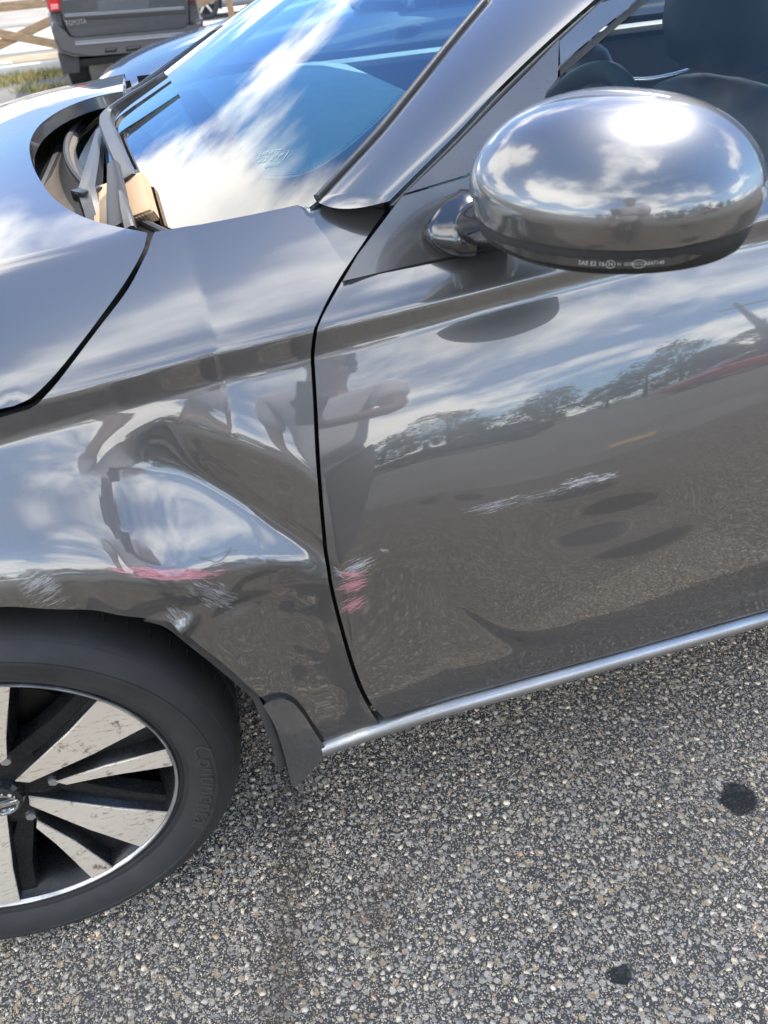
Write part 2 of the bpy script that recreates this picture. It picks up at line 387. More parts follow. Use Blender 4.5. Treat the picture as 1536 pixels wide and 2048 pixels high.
def build_stones():
    N = 205000
    u = rng.random(N); dmin, dmax = 0.0027, 0.0140; a = 2.2      # power-law stone sizes
    d = (dmin**(1-a)+(dmax**(1-a)-dmin**(1-a))*u)**(1/(1-a)); d = np.sort(d)[::-1]
    xy = np.stack([rng.uniform(-0.38, 1.60, N), rng.random(N)], 1); lowy = -0.07-0.337*(xy[:, 0]+0.1)-0.22; xy[:, 1] = lowy+(0.36-lowy)*xy[:, 1]     # the stretch beside the car
    # uneven spread: worn strips hold fewer stones
    # keep big ones apart on a grid
    cell = 0.004; grid = {}; keep = np.ones(N, bool)
    for i in range(N):
        if d[i] < 0.0042: break
        cx, cy = int(xy[i, 0]//cell), int(xy[i, 1]//cell); rr = int(d[i]*0.5//cell)+1; hit = False
        for ax in range(cx-rr, cx+rr+1):
            for ay in range(cy-rr, cy+rr+1):
                if (ax, ay) in grid: hit = True; break
            if hit: break
        if hit: keep[i] = False; continue
        r2 = max(0, int(d[i]*0.40//cell))
        for ax in range(cx-r2, cx+r2+1):
            for ay in range(cy-r2, cy+r2+1): grid[(ax, ay)] = 1
    d, xy = d[keep], xy[keep]; N = len(d)
    for cx, cy, rx, ry in OIL[:2]:      # bare binder under the oil drips
        m = ((xy[:, 0]-cx)/rx)**2+((xy[:, 1]-cy)/ry)**2 > 0.8+0.5*rng.random(N); d, xy = d[m], xy[m]; N = len(d)
    k = 6
    th = np.sort(rng.random((N, k))*0.75+np.arange(k)[None], axis=1)*(2*math.pi/k)+rng.random((N, 1))*6.28
    asp = rng.uniform(0.48, 1.0, (N, 1)); ori = rng.random((N, 1))*6.28
    r = 0.5*d[:, None]*rng.uniform(0.60, 1.16, (N, k))
    lx, ly = r*np.cos(th), r*np.sin(th)*asp
    ox = lx*np.cos(ori)-ly*np.sin(ori); oy = lx*np.sin(ori)+ly*np.cos(ori)
    hgt = d[:, None]*rng.uniform(0.06, 0.17, (N, 1)); tx, ty = rng.normal(0, 0.09, (N, 1)), rng.normal(0, 0.09, (N, 1))
    sink = rng.uniform(0.0, 0.4, (N, 1))*hgt
    V = np.zeros((N, 2*k, 3))
    V[:, :k, 0] = xy[:, :1]+ox; V[:, :k, 1] = xy[:, 1:]+oy; V[:, :k, 2] = -0.0015
    q = rng.uniform(0.58, 0.84, (N, k))
    V[:, k:, 0] = xy[:, :1]+ox*q; V[:, k:, 1] = xy[:, 1:]+oy*q; V[:, k:, 2] = hgt-sink+ox*tx+oy*ty+0.0002+hgt*rng.uniform(-0.12, 0.12, (N, k))
    fb = np.array([[j, (j+1) % k, k+(j+1) % k, k+j] for j in range(k)])
    loops_side = (np.arange(N)[:, None, None]*2*k+fb[None]).reshape(N, -1)
    top = np.arange(N)[:, None]*2*k+k+np.arange(k)[None]
    loops = np.concatenate([loops_side, top], 1).ravel()
    sizes = np.tile(np.array([4]*k+[k]), N); starts = np.concatenate([[0], np.cumsum(sizes)[:-1]])
    me = bpy.data.meshes.new('asphalt_stones'); me.vertices.add(N*2*k); me.loops.add(len(loops)); me.polygons.add(len(sizes))
    me.vertices.foreach_set('co', V.astype(np.float32).ravel()); me.loops.foreach_set('vertex_index', loops.astype(np.int32)); me.polygons.foreach_set('loop_start', starts.astype(np.int32))
    me.update(calc_edges=True)
    # colour of each stone: mostly grey, some cream, a few rusty
    kind = rng.random(N); val = rng.beta(2.2, 2.4, N)
    c = np.zeros((N, 4)); c[:, 3] = 1
    grey = np.array([0.48, 0.435, 0.37]); cream = np.array([0.60, 0.515, 0.385]); rust = np.array([0.46, 0.31, 0.17]); white = np.array([0.66, 0.60, 0.50]); dark = np.array([0.19, 0.185, 0.18])
    for lo, hi, base in ((0, .36, grey), (.36, .72, cream), (.72, .75, rust), (.75, .83, white), (.83, 1.01, dark)):
        m = (kind >= lo) & (kind < hi); c[m, :3] = base*np.array([1.09, 1.0, 0.875])*(0.58+1.12*val[m, None])
    at = me.color_attributes.new('stone_colour', 'FLOAT_COLOR', 'POINT'); at.data.foreach_set('color', np.repeat(c, 2*k, 0).astype(np.float32).ravel())
    def ex(t, b):
        a_ = t.add('ShaderNodeAttribute'); a_.attribute_name = 'stone_colour'; p = t.add('ShaderNodeNewGeometry').outputs['Position']
        n = t.noise(p, 380, 5, 0.7); dirt = t.smooth(t.noise(p, 150, 4, 0.6), 0.42, 0.66)
        col = t.mix(t.math('MULTIPLY', dirt, 0.55), a_.outputs['Color'], (0.06, 0.058, 0.055))
        st = t.smooth(t.noise(p, 3.1, 5, 0.7), 0.60, 0.74); col = t.mix(t.math('MULTIPLY', st, 0.45), col, (0.11, 0.075, 0.045))
        tread = t.smooth(t.noise(p, 1.7, 4, 0.6), 0.40, 0.62); col = t.mix(t.math('MULTIPLY', tread, 0.30), col, (0.05, 0.05, 0.05))
        col = drip(t, p, col, t.noise(p, 9.0, 5, 0.65))
        t.set(b.inputs['Base Color'], t.mix(t.smooth(n, 0.35, 0.65), col, t.mix(0.22, col, (0.6, 0.58, 0.55))))
        bp = t.add('ShaderNodeBump'); bp.inputs['Strength'].default_value = 0.5; bp.inputs['Distance'].default_value = 0.001; t.set(bp.inputs['Height'], n); t.set(b.inputs['Normal'], bp)
    me.materials.append(principled('stone', (0.3, 0.3, 0.3), 0.9, spec=0.15, extra=ex))
    o = bpy.data.objects.new('asphalt_stones', me); COL.objects.link(o); tag(o, kind='stuff', label='pale and rusty little stones set in the worn asphalt', cat='gravel')
build_stones()
# ------------------------------------------------------------------ the damaged car
YA0 = 0.032
def lean(x):     # the flank turns inwards towards the front edge of the door
    t = np.clip((0.95-x)/0.55, 0, 1); return 0.032*t*t
def _line(pxs, dy=0.0):
    c = np.full(len(pxs), YA0+0.01)
    for _ in range(8):
        P = np.array([on_plane([p], (0,1,0), k)[0] for p, k in zip(pxs, c)]); c = YA0+lean(P[:, 0])+dy
    return P[:, 0], P[:, 2]
_ax, _az = _line([(0,830),(80,802),(250,757),(400,725),(550,690),(622,674),(637,665),(844,616),(1027,570),(1185,530),(1502,451)])
_bx, _bz = _line([(150,840),(300,805),(450,765),(622,720),(637,710),(844,655),(1027,604),(1185,564),(1331,533),(1536,481)], -0.003)
_pa, _pb = np.polyfit(_ax, _az, 3), np.polyfit(_bx, _bz, 3); _ax = np.linspace(_ax[0], _ax[-1], 70); _az = np.polyval(_pa, _ax); _bx = np.linspace(_bx[0], _bx[-1], 70); _bz = np.polyval(_pb, _bx)
_ax = np.concatenate([[-1.0,-0.6,-0.3,0.0], _ax, [1.6]]); _az = np.concatenate([_az[0]-np.array([0.27,0.155,0.075,0.027]), _az, [_az[-1]+0.035]])
_bx = np.concatenate([[-1.0,-0.3,0.0,0.12], _bx, [1.6]]); _bz = np.concatenate([_bz[0]-np.array([0.30,0.085,0.032,0.016]), _bz, [_bz[-1]+0.035]])
def zA(x): return np.interp(x, _ax, _az)
def zB(x): return np.interp(x, _bx, _bz)
def smoothz(f, x):
    return sum(f(x+d)*w for d, w in zip(np.linspace(-0.06, 0.06, 9), np.array([1,2,3,4,5,4,3,2,1])/25.0))
def tan_d(a): return np.tan(np.radians(a))
SX = np.arange(-0.30, 1.66, 0.004)
def shoulder(xs):
    """section above the crease: list of (dy,dz) by arclength"""
    v = np.linspace(0, 0.40, 161); tl = np.interp(v, [0, 0.004, 0.03, 0.10, 0.155, 0.166, 0.19, 0.40], [8, 36, 47, 60, 68, 76, 82, 87])
    ds = v[1]-v[0]; dy = np.concatenate([[0], np.cumsum(np.sin(np.radians(tl[:-1]))*ds)]); dz = np.concatenate([[0], np.cumsum(np.cos(np.radians(tl[:-1]))*ds)])
    return v, dy, dz
def side_surface(tilt_fn, xs, dv=0.003, extra=None):
    """v<0: below crease, v = z - zA ; v>0: arclength up the shoulder"""
    A, B = smoothz(zA, xs), smoothz(zB, xs)
    vneg = np.arange(-0.70, 0, dv); sv, sdy, sdz = shoulder(xs); vpos = sv
    P = np.zeros((len(xs), len(vneg)+len(vpos), 3)); ya = YA0+lean(xs)
    for i, x in enumerate(xs):
        z = A[i]+vneg; band = A[i]-B[i]
        tl = tilt_fn(x, z, B[i])
        # the undercut band: nearly upright, with soft ends
        wz = np.clip((z-B[i]+0.006)/0.012, 0, 1); wz = wz*wz*(3-2*wz); tl = tl*(1-wz)+(-1.0)*wz
        tt = tan_d(tl); y = np.zeros_like(z); y[-1] = ya[i]
        y[:-1] = ya[i]-np.cumsum((0.5*(tt[1:]+tt[:-1])*np.diff(z))[::-1])[::-1]
        P[i, :len(vneg), 0] = x; P[i, :len(vneg), 1] = y; P[i, :len(vneg), 2] = z
        P[i, len(vneg):, 0] = x; P[i, len(vneg):, 1] = ya[i]+sdy; P[i, len(vneg):, 2] = A[i]+sdz
    if extra is not None: P[:, :len(vneg), 1] += extra(P[:, :len(vneg), 0], P[:, :len(vneg), 2])
    return Surf(xs, np.concatenate([vneg, vpos]), P, flip=False)
ZS = 0.285
def door_tilt(x, z, zb):
    t = (zb-z)/(zb-ZS)
    tl = np.interp(t, [-0.1,0,0.03,0.08,0.155,0.206,0.245,0.31,0.387,0.53,0.66,0.787,0.9,1.0,1.2], [33,33,31,27.5,21,17.3,15,12.4,9.5,5,1,-3,-5,-6,-6])
    tl = np.convolve(np.pad(tl, 5, mode='edge'), np.ones(11)/11, 'valid')
    # slight twist: the skin stands more upright towards the back
    w = np.exp(-((t-0.27)/0.20)**2)
    return tl+w*(3.0*np.clip((0.60-x)/0.10, 0, 1.2)-3.4*np.clip((x-0.60)/0.40, 0, 1.6))
def door_extra(x, z):
    zl = np.interp(x, [0.40,0.588,0.607,0.64,0.672,0.705,0.735,0.768,0.879,1.07,1.6], [0.80,0.586,0.555,0.517,0.484,0.464,0.456,0.453,0.446,0.428,0.38])
    zl = 0.5*zl+0.25*(np.roll(zl, 4, 0)+np.roll(zl, -4, 0)); k = np.clip((x-0.57)/0.06, 0, 1); k = k*k*(3-2*k)
    # curve of the pressing climbs at its front end
    s = np.clip((z-zl)/0.0065, -40, 40)
    d = 0.0055*k*np.exp(-np.clip((zl-z)/0.10, 0, 9))/(1+np.exp(s))         # above the line the skin stands proud
    d += -0.012*np.exp(-((z-0.295)/0.022)**2)*0.5
    # shallow push marks near the hinge edge and under the scrape
    d += 0.016*np.exp(-((x-0.46)/0.18)**2-((z-0.58)/0.13)**2)+0.003*np.exp(-((x-0.80)/0.10)**2-((z-0.63)/0.03)**2)
    return d
# fender: feature heights (m) and skin tilts (deg) for columns along x
FXC = np.array([-0.30,0.0,0.10,0.18,0.22,0.26,0.30,0.34,0.38,0.42,0.46,0.485,0.52])
FZ = np.array([
 [.835]*13,
 [.82,.82,.82,.82,.82,.82,.822,.822,.805,.788,.765,.735,.72],
 [.81,.81,.81,.81,.81,.81,.812,.812,.792,.772,.748,.72,.70],
 [.79,.79,.79,.79,.79,.79,.785,.770,.735,.695,.655,.632,.61],
 [.775,.775,.775,.775,.775,.775,.770,.755,.722,.681,.645,.624,.60],
 [.75,.75,.75,.75,.75,.74,.735,.725,.700,.665,.635,.618,.595],
 [.71,.71,.71,.71,.71,.700,.685,.675,.662,.645,.625,.613,.59],
 [.685,.685,.685,.685,.682,.672,.660,.650,.640,.630,.610,.600,.58],
 [.655,.655,.655,.655,.650,.640,.635,.625,.615,.600,.575,.565,.55],
 [.60,.60,.60,.60,.60,.59,.58,.57,.56,.55,.54,.53,.52],
 [.28]*13])
FT = np.array([
 [28,28,28,27,25,22,21,22,26,28,28,28,28],
 [28,28,28,26,24,22,20,18,20,23,24,22,19],
 [28,28,28,28,26,22,15, 8, 4, 4, 5, 6, 7],
 [28,28,29,31,30,26,17, 7, 1, 0, 0, 0, 1],
 [28,29,31,34,34,33,31,29,28,27,25,18,14],
 [27,28,31,35,36,37,37,36,34,33,29,22,17],
 [20,20,21,23,26,29,31,31,30,28,22,17,13],
 [-3,-3,-3,-3,-4,-5,-3,-2,-3,-2, 0, 2, 3],
 [-8,-8,-8,-8,-8,-6,-8,-9,-8,-3, 0, 2, 3],
 [-8,-8,-8,-8,-8,-6,-2, 4, 6, 7, 7, 7, 7],
 [ 5, 5, 5, 5, 5, 5, 5, 5, 5, 5, 5, 5, 5]], float)
def cubic_cols(M, x):
    """smooth interpolation of every feature row along x"""
    i = np.clip(np.searchsorted(FXC, x)-1, 0, len(FXC)-2); h = FXC[i+1]-FXC[i]; t = (x-FXC[i])/h
    g = np.gradient(M, FXC, axis=1); m0, m1 = g[:, i]*h, g[:, i+1]*h
    return (2*t**3-3*t*t+1)*M[:, i]+(t**3-2*t*t+t)*m0+(-2*t**3+3*t*t)*M[:, i+1]+(t**3-t*t)*m1
def fender_tilt(x, z, zb):
    zz, tt = cubic_cols(FZ, x), cubic_cols(FT, x); o = np.argsort(zz)
    tl = np.interp(z, zz[o], tt[o]); k = np.ones(5)/5
    tl = np.convolve(np.pad(tl, 2, mode='edge'), k, 'valid')
    return tl
def G(x, z, cx, cz, rx, rz, a=0.0):
    c, s = math.cos(R_(a)), math.sin(R_(a)); dx, dz = x-cx, z-cz; p, q = (dx*c+dz*s)/rx, (-dx*s+dz*c)/rz
    return np.exp(-p*p-q*q)
def fender_extra(x, z):
    # crumples between the ridge and the wheel-arch lip
    m = np.clip((0.675-z)/0.03, 0, 1)*np.clip((x-0.16)/0.05, 0, 1)*np.clip((0.50-x)/0.05, 0, 1)*np.clip((z-0.44)/0.08, 0, 1)
    d = m*0.00013*(np.sin(x*75+z*30+2.2*np.sin(z*45+x*20))+0.6*np.sin(z*120-x*50+1.1+1.7*np.sin(x*38)))
    d += -0.012*G(x, z, 0.300, 0.607, 0.022, 0.009, 38)+0.007*G(x, z, 0.320, 0.622, 0.03, 0.012, 40)+0.005*G(x, z, 0.278, 0.630, 0.03, 0.012, 15)
    d += -0.004*G(x, z, 0.345, 0.633, 0.014, 0.010, 0)+0.004*G(x, z, 0.36, 0.60, 0.03, 0.010, 5)-0.003*G(x, z, 0.23, 0.66, 0.012, 0.03, 20)
    d += 0.0035*G(x, z, 0.405, 0.63, 0.035, 0.011, -5)
    # long thin creases that radiate from the point at the door
    d += -0.0008*G(x, z, 0.41, 0.725, 0.06, 0.0035, -46)+0.0005*G(x, z, 0.44, 0.69, 0.04, 0.003, -54)
    return d
S_DOOR = side_surface(door_tilt, SX, extra=door_extra)
S_FEND = side_surface(fender_tilt, SX, extra=fender_extra)
def _chk():
    for z in (.8,.7,.62,.5,.4,.3):
        print('seam y', z, [round(float(np.interp(z-smoothz(zA, np.array([0.49]))[0], S.vs, S.P[int((0.49+0.30)/0.004), :, 1])), 3) for S in (S_FEND, S_DOOR)], 'lip', round(float(np.interp(z-.884, S_FEND.vs, S_FEND.P[150,:,1])),3))
_chk()

CAR = empty('damaged_car', (0,0,0), 0, 'dark grey sedan in front with crumpled front fender and scraped door', 'car')
def paint_mat(name, base, scratches=(), flake=0.10):
    def ex(t, b):
        tc = t.add('ShaderNodeTexCoord').outputs['Object']; sp = t.add('ShaderNodeSeparateXYZ', i_0=tc)
        n = t.noise(tc, 1500, 2, 0.6)
        col = t.mix(n, tuple(c*(1-flake*2) for c in base), tuple(c*(1+flake*2) for c in base))
        rough = t.math('ADD', 0.29, t.math('MULTIPLY', n, 0.10)); met = 0.8
        dust = t.smooth(t.noise(tc, 14, 6, 0.7), 0.5, 0.8)
        crough = t.math('ADD', 0.022, t.math('MULTIPLY', dust, 0.05))
        tot = None
        for s in scratches:
            cx, cz, rx, rz, ang, colr, sc, thr = s
            dx = t.math('SUBTRACT', sp.outputs[0], cx); dz = t.math('SUBTRACT', sp.outputs[2], cz); c_, s_ = math.cos(R_(ang)), math.sin(R_(ang))
            p = t.math('ADD', t.math('MULTIPLY', dx, c_), t.math('MULTIPLY', dz, s_)); q = t.math('SUBTRACT', t.math('MULTIPLY', dz, c_), t.math('MULTIPLY', dx, s_))
            e = t.math('ADD', t.math('POWER', t.math('ABSOLUTE', t.math('DIVIDE', p, rx)), 2.0), t.math('POWER', t.math('ABSOLUTE', t.math('DIVIDE', q, rz)), 2.0))
            vec = t.add('ShaderNodeCombineXYZ', i_0=t.math('MULTIPLY', p, sc*0.16), i_1=t.math('MULTIPLY', q, sc*1.5), i_2=cx*7)
            nn = t.noise(vec, 1.0, 6, 0.75)
            fine = t.noise(t.vmath('MULTIPLY', vec, (2.5, 7.0, 1.0)), 1.0, 5, 0.7)
            m = t.smooth(t.math('SUBTRACT', nn, t.math('MULTIPLY', e, 0.20)), thr-0.03, thr+0.09)
            m = t.math('MULTIPLY', m, t.smooth(e, 1.0, 0.5)); m = t.math('MULTIPLY', m, t.math('MULTIPLY', t.smooth(fine, 0.34, 0.62), 0.85))
            col = t.mix(m, col, colr); tot = m if tot is None else t.math('MAXIMUM', tot, m)
        t.set(b.inputs['Base Color'], col)
        if tot is not None:
            rough = t.math('ADD', rough, t.math('MULTIPLY', tot, 0.35)); met = t.math('SUBTRACT', 0.8, t.math('MULTIPLY', tot, 0.8))
            t.set(b.inputs['Coat Weight'], t.math('SUBTRACT', 1.0, t.math('MULTIPLY', tot, 0.9)))
            bp = t.add('ShaderNodeBump'); bp.inputs['Strength'].default_value = 0.4; bp.inputs['Distance'].default_value = 0.0006; t.set(bp.inputs['Height'], tot); t.set(b.inputs['Normal'], bp)
        t.set(b.inputs['Roughness'], rough); t.set(b.inputs['Metallic'], met); t.set(b.inputs['Coat Roughness'], crough)
    return principled(name, base, 0.3, 0.8, 1.0, 0.02, extra=ex, coat_ior=1.68)
PAINT = (0.100, 0.098, 0.096)
def xz(S, px):
    p = S.pos(S.pick([px]))[0]; return float(p[0]), float(p[2])
PINK, PALE, WHITE = (0.58, 0.19, 0.21), (0.33, 0.32, 0.315), (0.47, 0.46, 0.465)
def scr(S, a, b, half, col, sc, thr):
    (x0, z0), (x1, z1) = xz(S, a), xz(S, b); L = math.hypot(x1-x0, z1-z0)
    return ((x0+x1)/2, (z0+z1)/2, L/2, half, math.degrees(math.atan2(z1-z0, x1-x0)), col, sc, thr)
SCR_DOOR = [scr(S_DOOR,(895,1035),(1080,985),.012,PALE,260,.47), scr(S_DOOR,(1080,985),(1265,938),.012,WHITE,260,.46), scr(S_DOOR,(920,1028),(1225,955),.014,PALE,420,.52),
    scr(S_DOOR,(655,1150),(752,1146),.009,PINK,240,.47), scr(S_DOOR,(662,1182),(745,1156),.015,PINK,320,.43), scr(S_DOOR,(670,1230),(738,1188),.016,PINK,320,.45), scr(S_DOOR,(655,1130),(700,1160),.012,WHITE,300,.53),
    scr(S_DOOR,(660,1158),(768,1106),.018,WHITE,280,.47), scr(S_DOOR,(750,1097),(788,1104),.004,WHITE,380,.48), scr(S_DOOR,(980,838),(1010,830),.003,WHITE,380,.45)]
SCR_FEND = [scr(S_FEND,(185,1128),(475,1143),.0085,PINK,200,.38), scr(S_FEND,(330,1140),(450,1145),.006,PINK,300,.47), scr(S_FEND,(40,1200),(125,1148),.040,PALE,300,.45), scr(S_FEND,(360,1160),(490,1222),.024,PALE,280,.44),
    scr(S_FEND,(600,1330),(655,1322),.005,PALE,380,.48), scr(S_FEND,(600,1290),(650,1255),.012,(0.28,0.2,0.13),300,.55), scr(S_FEND,(445,1135),(600,1165),.004,WHITE,420,.55), scr(S_FEND,(318,1205),(388,1258),.018,PALE,330,.48)]
M_DOOR = paint_mat('door_paint', PAINT, SCR_DOOR); M_FEND = paint_mat('fender_paint', PAINT, SCR_FEND); M_PAINT = paint_mat('grey_paint', PAINT)
M_GLOSSBLK = principled('gloss_black', (0.012,0.012,0.014), 0.15, 0, 0.6)
M_BLKPLASTIC = worn('black_plastic', (0.018,0.018,0.019), (0.032,0.031,0.030), 30, 0.55, 0.2, bscale=700)
M_RUBBER = worn('rubber', (0.012,0.012,0.012), (0.02,0.02,0.02), 40, 0.7, 0.2)
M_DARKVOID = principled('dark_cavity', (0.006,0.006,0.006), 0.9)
def pk(S, *pxs): return S.pick(list(pxs))
# outlines (traced on their own surface)
def fender_panel():
    top = pk(S_FEND, (309,464),(400,449),(500,430),(600,409),(628,403))
    rear = pk(S_FEND, (660,411),(720,412),(770,408))
    seam = pk(S_FEND, (768,425),(722,492),(674,565),(636,640),(624,680),(626,800),(634,950),(645,1080),(651,1125),(660,1180),(686,1282),(711,1362),(735,1412),(759,1450))
    bot = pk(S_FEND, (700,1474),(640,1496),(600,1475),(560,1435),(528,1400))
    lip = pk(S_FEND, (497,1373),(450,1330),(400,1291),(345,1249),(300,1238),(205,1223),(100,1218),(0,1214))
    l = lip[-1]
    zz = lambda x, z: (x, z-float(smoothz(zA, np.array([x]))[0]))
    front = np.array([zz(0.10,0.668), zz(0.0,0.672), zz(-0.10,0.665), zz(-0.20,0.635), (-0.27,-0.20), (-0.27,-0.02)])
    hood = pk(S_FEND, (0,857),(30,838))[::1]
    hs = pk(S_FEND, (60,818),(85,798),(125,752),(193,662),(257,577),(297,500))
    start = np.array([(-0.27,-0.012),(-0.1,-0.010),(0.06,-0.006)])
    out = np.vstack([top, rear, spline(seam, 90), bot, spline(np.vstack([lip, front[:3]]), 70), front[3:], start, spline(hs, 40)])
    return panel('front_fender', S_FEND, out, 0.0045, M_FEND, CAR)
FENDER = fender_panel()
def door_panel():
    seam = pk(S_DOOR, (684,563),(642,640),(632,680),(634,800),(642,950),(653,1080),(659,1125),(668,1180),(694,1280),(719,1358),(743,1408),(768,1435))
    bot = pk(S_DOOR, (900,1398),(1150,1328),(1400,1258),(1530,1222))
    belt = pk(S_DOOR, (962,507),(800,540))
    b0 = belt[0]; out = np.vstack([spline(seam, 90), bot, [(1.58, bot[-1][1]-0.03), (1.60, b0[1]-0.002)], [(1.2, b0[1])], belt])
    return panel('front_door', S_DOOR, out, 0.0055, M_DOOR, CAR)
DOOR = door_panel()
def hood_panel():
    # the upper body continues over the bonnet: same shoulder, then a gentle crown to the far side
    xs = np.arange(-0.95, 0.50, 0.01); A = smoothz(zA, xs); v, dy, dz = shoulder(xs)
    yc = 0.9075; n = 90; vs = list(v[v <= 0.18]); k = len(vs); vt = np.linspace(0.19, 1.78, n)
    P = np.zeros((len(xs), k+n, 3))
    for i, x in enumerate(xs):
        ya = YA0+float(lean(np.array([max(x, 0.4)]))[0])+0.30*max(0, -0.15-x)**1.6
        P[i, :k, 0] = x; P[i, :k, 1] = ya+dy[:k]; P[i, :k, 2] = A[i]+dz[:k]
        y0, z0 = ya+dy[k-1], A[i]+dz[k-1]; W = yc-y0
        yy = y0+(vt-0.18); q = (yy-yc)/W; top = z0+0.030*(1-np.clip(np.abs(q), 0, 1)**2.2)
        fall = np.maximum(0, yy-(2*yc-y0)); top = top-3.0*fall**1.5-0.15*fall
        P[i, k:, 0] = x; P[i, k:, 1] = yy; P[i, k:, 2] = top
    S = Surf(xs, np.array(vs+list(vt)), P)
    seam = pk(S, (295,463),(286,500),(249,566),(190,648),(122,735),(70,789),(34,809),(12,815))
    rear = pk(S, (250,457),(200,445),(160,431),(130,414),(105,394),(83,365),(66,332),(59,300),(62,278),(75,255),(95,237),(120,221),(150,207),(182,196),(215,188),(246,183))
    vmax = 1.66
    out = np.vstack([spline(rear, 130), [(rear[-1][0]+0.01, vmax), (-0.2, vmax), (-0.92, vmax-0.25), (-0.92, 0.18), (-0.5, 0.03), (-0.1, 0.012), (0.1, 0.010)], spline(seam[::-1], 50)[:-1]])
    return S, panel('hood', S, out, 0.014, M_PAINT, CAR, flange=0.02, edge=0.0016, bedge=0.008)
S_HOOD, HOOD = hood_panel()
# ---- windscreen, pillars, mirror, wheel and the rest of the damaged car
YC = 0.9075
M_GLASS = glass('windscreen_glass', (0.36, 0.70, 0.76), 1.2)
M_SIDEGLASS = glass('side_glass', (0.60, 0.67, 0.67), 0.3)
xs = np.arange(0.15, 1.32, 0.015); ys = np.arange(0.10, 1.72, 0.015)
XX, YY = np.meshgrid(xs, ys, indexing='ij')
ZW = 0.957+0.46*(XX-0.29-0.20*((YY-YC)/0.75)**2)-0.10*np.maximum(0, XX-0.75)**1.6
S_WIND = Surf(xs, ys, np.stack([XX, YY, ZW], -1))
# side plane of the glasshouse
xs2 = np.arange(0.35, 1.75, 0.02); ws = np.arange(-0.04, 0.60, 0.02); X2, W2 = np.meshgrid(xs2, ws, indexing='ij')
S_SIDE = Surf(xs2, ws, np.stack([X2, 0.078+W2*0.46+0.10*W2**2, 0.925+W2*0.89], -1), flip=True)
if S_SIDE.N[5, 5, 1] > 0: S_SIDE.N = -S_SIDE.N
if S_WIND.N[5, 5, 2] < 0: S_WIND.N = -S_WIND.N
base_edge = S_WIND.pick([(300,462),(240,425),(188,392),(190,345),(205,300),(235,250),(262,225)])
pin = S_WIND.pick([(640,396),(760,266),(880,118),(985,0)])
top_pt = np.array([1.20, 0.40])
low_edge = S_WIND.pick([(425,449),(500,434),(600,412)])
near_edge = spline(np.vstack([low_edge, S_WIND.pick([(634,402)]), pin[1:], [1.02, 0.365], top_pt]), 40)
mirY = lambda P: np.stack([P[:, 0], 2*YC-P[:, 1]], 1)
by = np.linspace(low_edge[0][1]+0.012, YC, 30); bx = 0.262+0.19*((by-YC)/0.75)**2
base_c = np.stack([bx, by], 1)
wout = np.vstack([base_c, mirY(base_c)[::-1][1:], mirY(near_edge)[1:], near_edge[::-1][:-1]])
WS = panel('windshield', S_WIND, wout, 0.02, M_GLASS, CAR, flange=0.004, edge=0.0005, bedge=0.03)
# black printed band under the glass, with its clear opening
op = S_WIND.pick([(283,254),(333,292),(380,312),(430,327),(500,344),(562,348),(620,333),(690,287),(770,215),(860,120),(955,15)])
opn = spline(op, 50)
frit_near = [p for p in near_edge if p[0] < opn[-1][0]+0.02]
opx = np.vstack([opn, [[opn[-1][0]+0.2, opn[-1][1]+0.06]]])
near_cut = np.array([p for p in near_edge if p[0] < 1.02])
frit = np.vstack([base_c, mirY(base_c)[::-1][1:24], [[0.42, 1.50], [0.38, 1.30], [0.345, 1.10]], opx, near_cut[::-1][:-1]])
M_FRIT = principled('frit_black', (0.006,0.007,0.009), 0.35)
panel('frit_band', S_WIND, frit, 0.02, M_FRIT, WS, flange=0.002, edge=0.0005, off=-0.006, bedge=0.012)
# frit dots along the opening
bm = bmesh.new()
for k, (o0, q) in enumerate(((0.004, 0.0013), (0.0075, 0.0009))):
    L = resample(opn, 0.0042, False); T = np.gradient(L, axis=0); T /= np.linalg.norm(T, axis=1)[:, None]+1e-9; L = L+np.stack([-T[:, 1], T[:, 0]], 1)*o0
    Pd, Nd = S_WIND.pos(L), S_WIND.nrm(L)
    for p, n in zip(Pd-Nd*0.0055, Nd):
        M = Matrix.Translation(p) @ Vector(n).to_track_quat('Z', 'Y').to_matrix().to_4x4()
        bmesh.ops.create_circle(bm, cap_ends=True, segments=6, radius=q, matrix=M)
dots = bm_obj('frit_dots', bm, M_FRIT, WS, False); dots['kind'] = 'stuff'
# maker's marks etched in the corner of the glass
M_ETCH = principled('etched_white', (0.17,0.23,0.24), 0.6)
eu = S_WIND.pick([(505,315),(580,318),(575,300),(520,335)])
def wind_text(body, pxc, size, mat=M_ETCH):
    c = S_WIND.pick([pxc])[0]; a, b = S_WIND.pick([(pxc[0]-20, pxc[1]+2), (pxc[0]+20, pxc[1]-4)]); e = b-a; e /= np.linalg.norm(e); f = np.array([-e[1], e[0]])
    q = S_WIND.pos([c, c+f*0.01])
    def fn(x, y, z):
        uv = c+e*x+f*y*1.7; return Vector(S_WIND.pos([uv])[0]+S_WIND.nrm([uv])[0]*0.0006)
    me = text_mesh(body, size); return place_text('glass_mark', me, fn, mat, WS)
M_ETCHD = principled('etched_dark', (0.12,0.2,0.2), 0.6)
wind_text('LAMINATED', (540,306), 0.006); wind_text('AS1  M462  DOT 459', (540,314), 0.0045); wind_text('43R-001  E4', (530,322), 0.0045); wind_text('I', (572,312), 0.012, M_ETCHD); wind_text('LAMISAFE', (545,331), 0.005, M_ETCHD)
# ---- A pillar
outer = S_SIDE.pick([(778,402),(840,340),(918,262),(1000,174),(1100,78),(1188,0)])
oP = S_SIDE.pos(outer); iP = S_WIND.pos(S_WIND.pick([(636,402),(690,344),(760,268),(830,182),(910,82),(978,0)]))
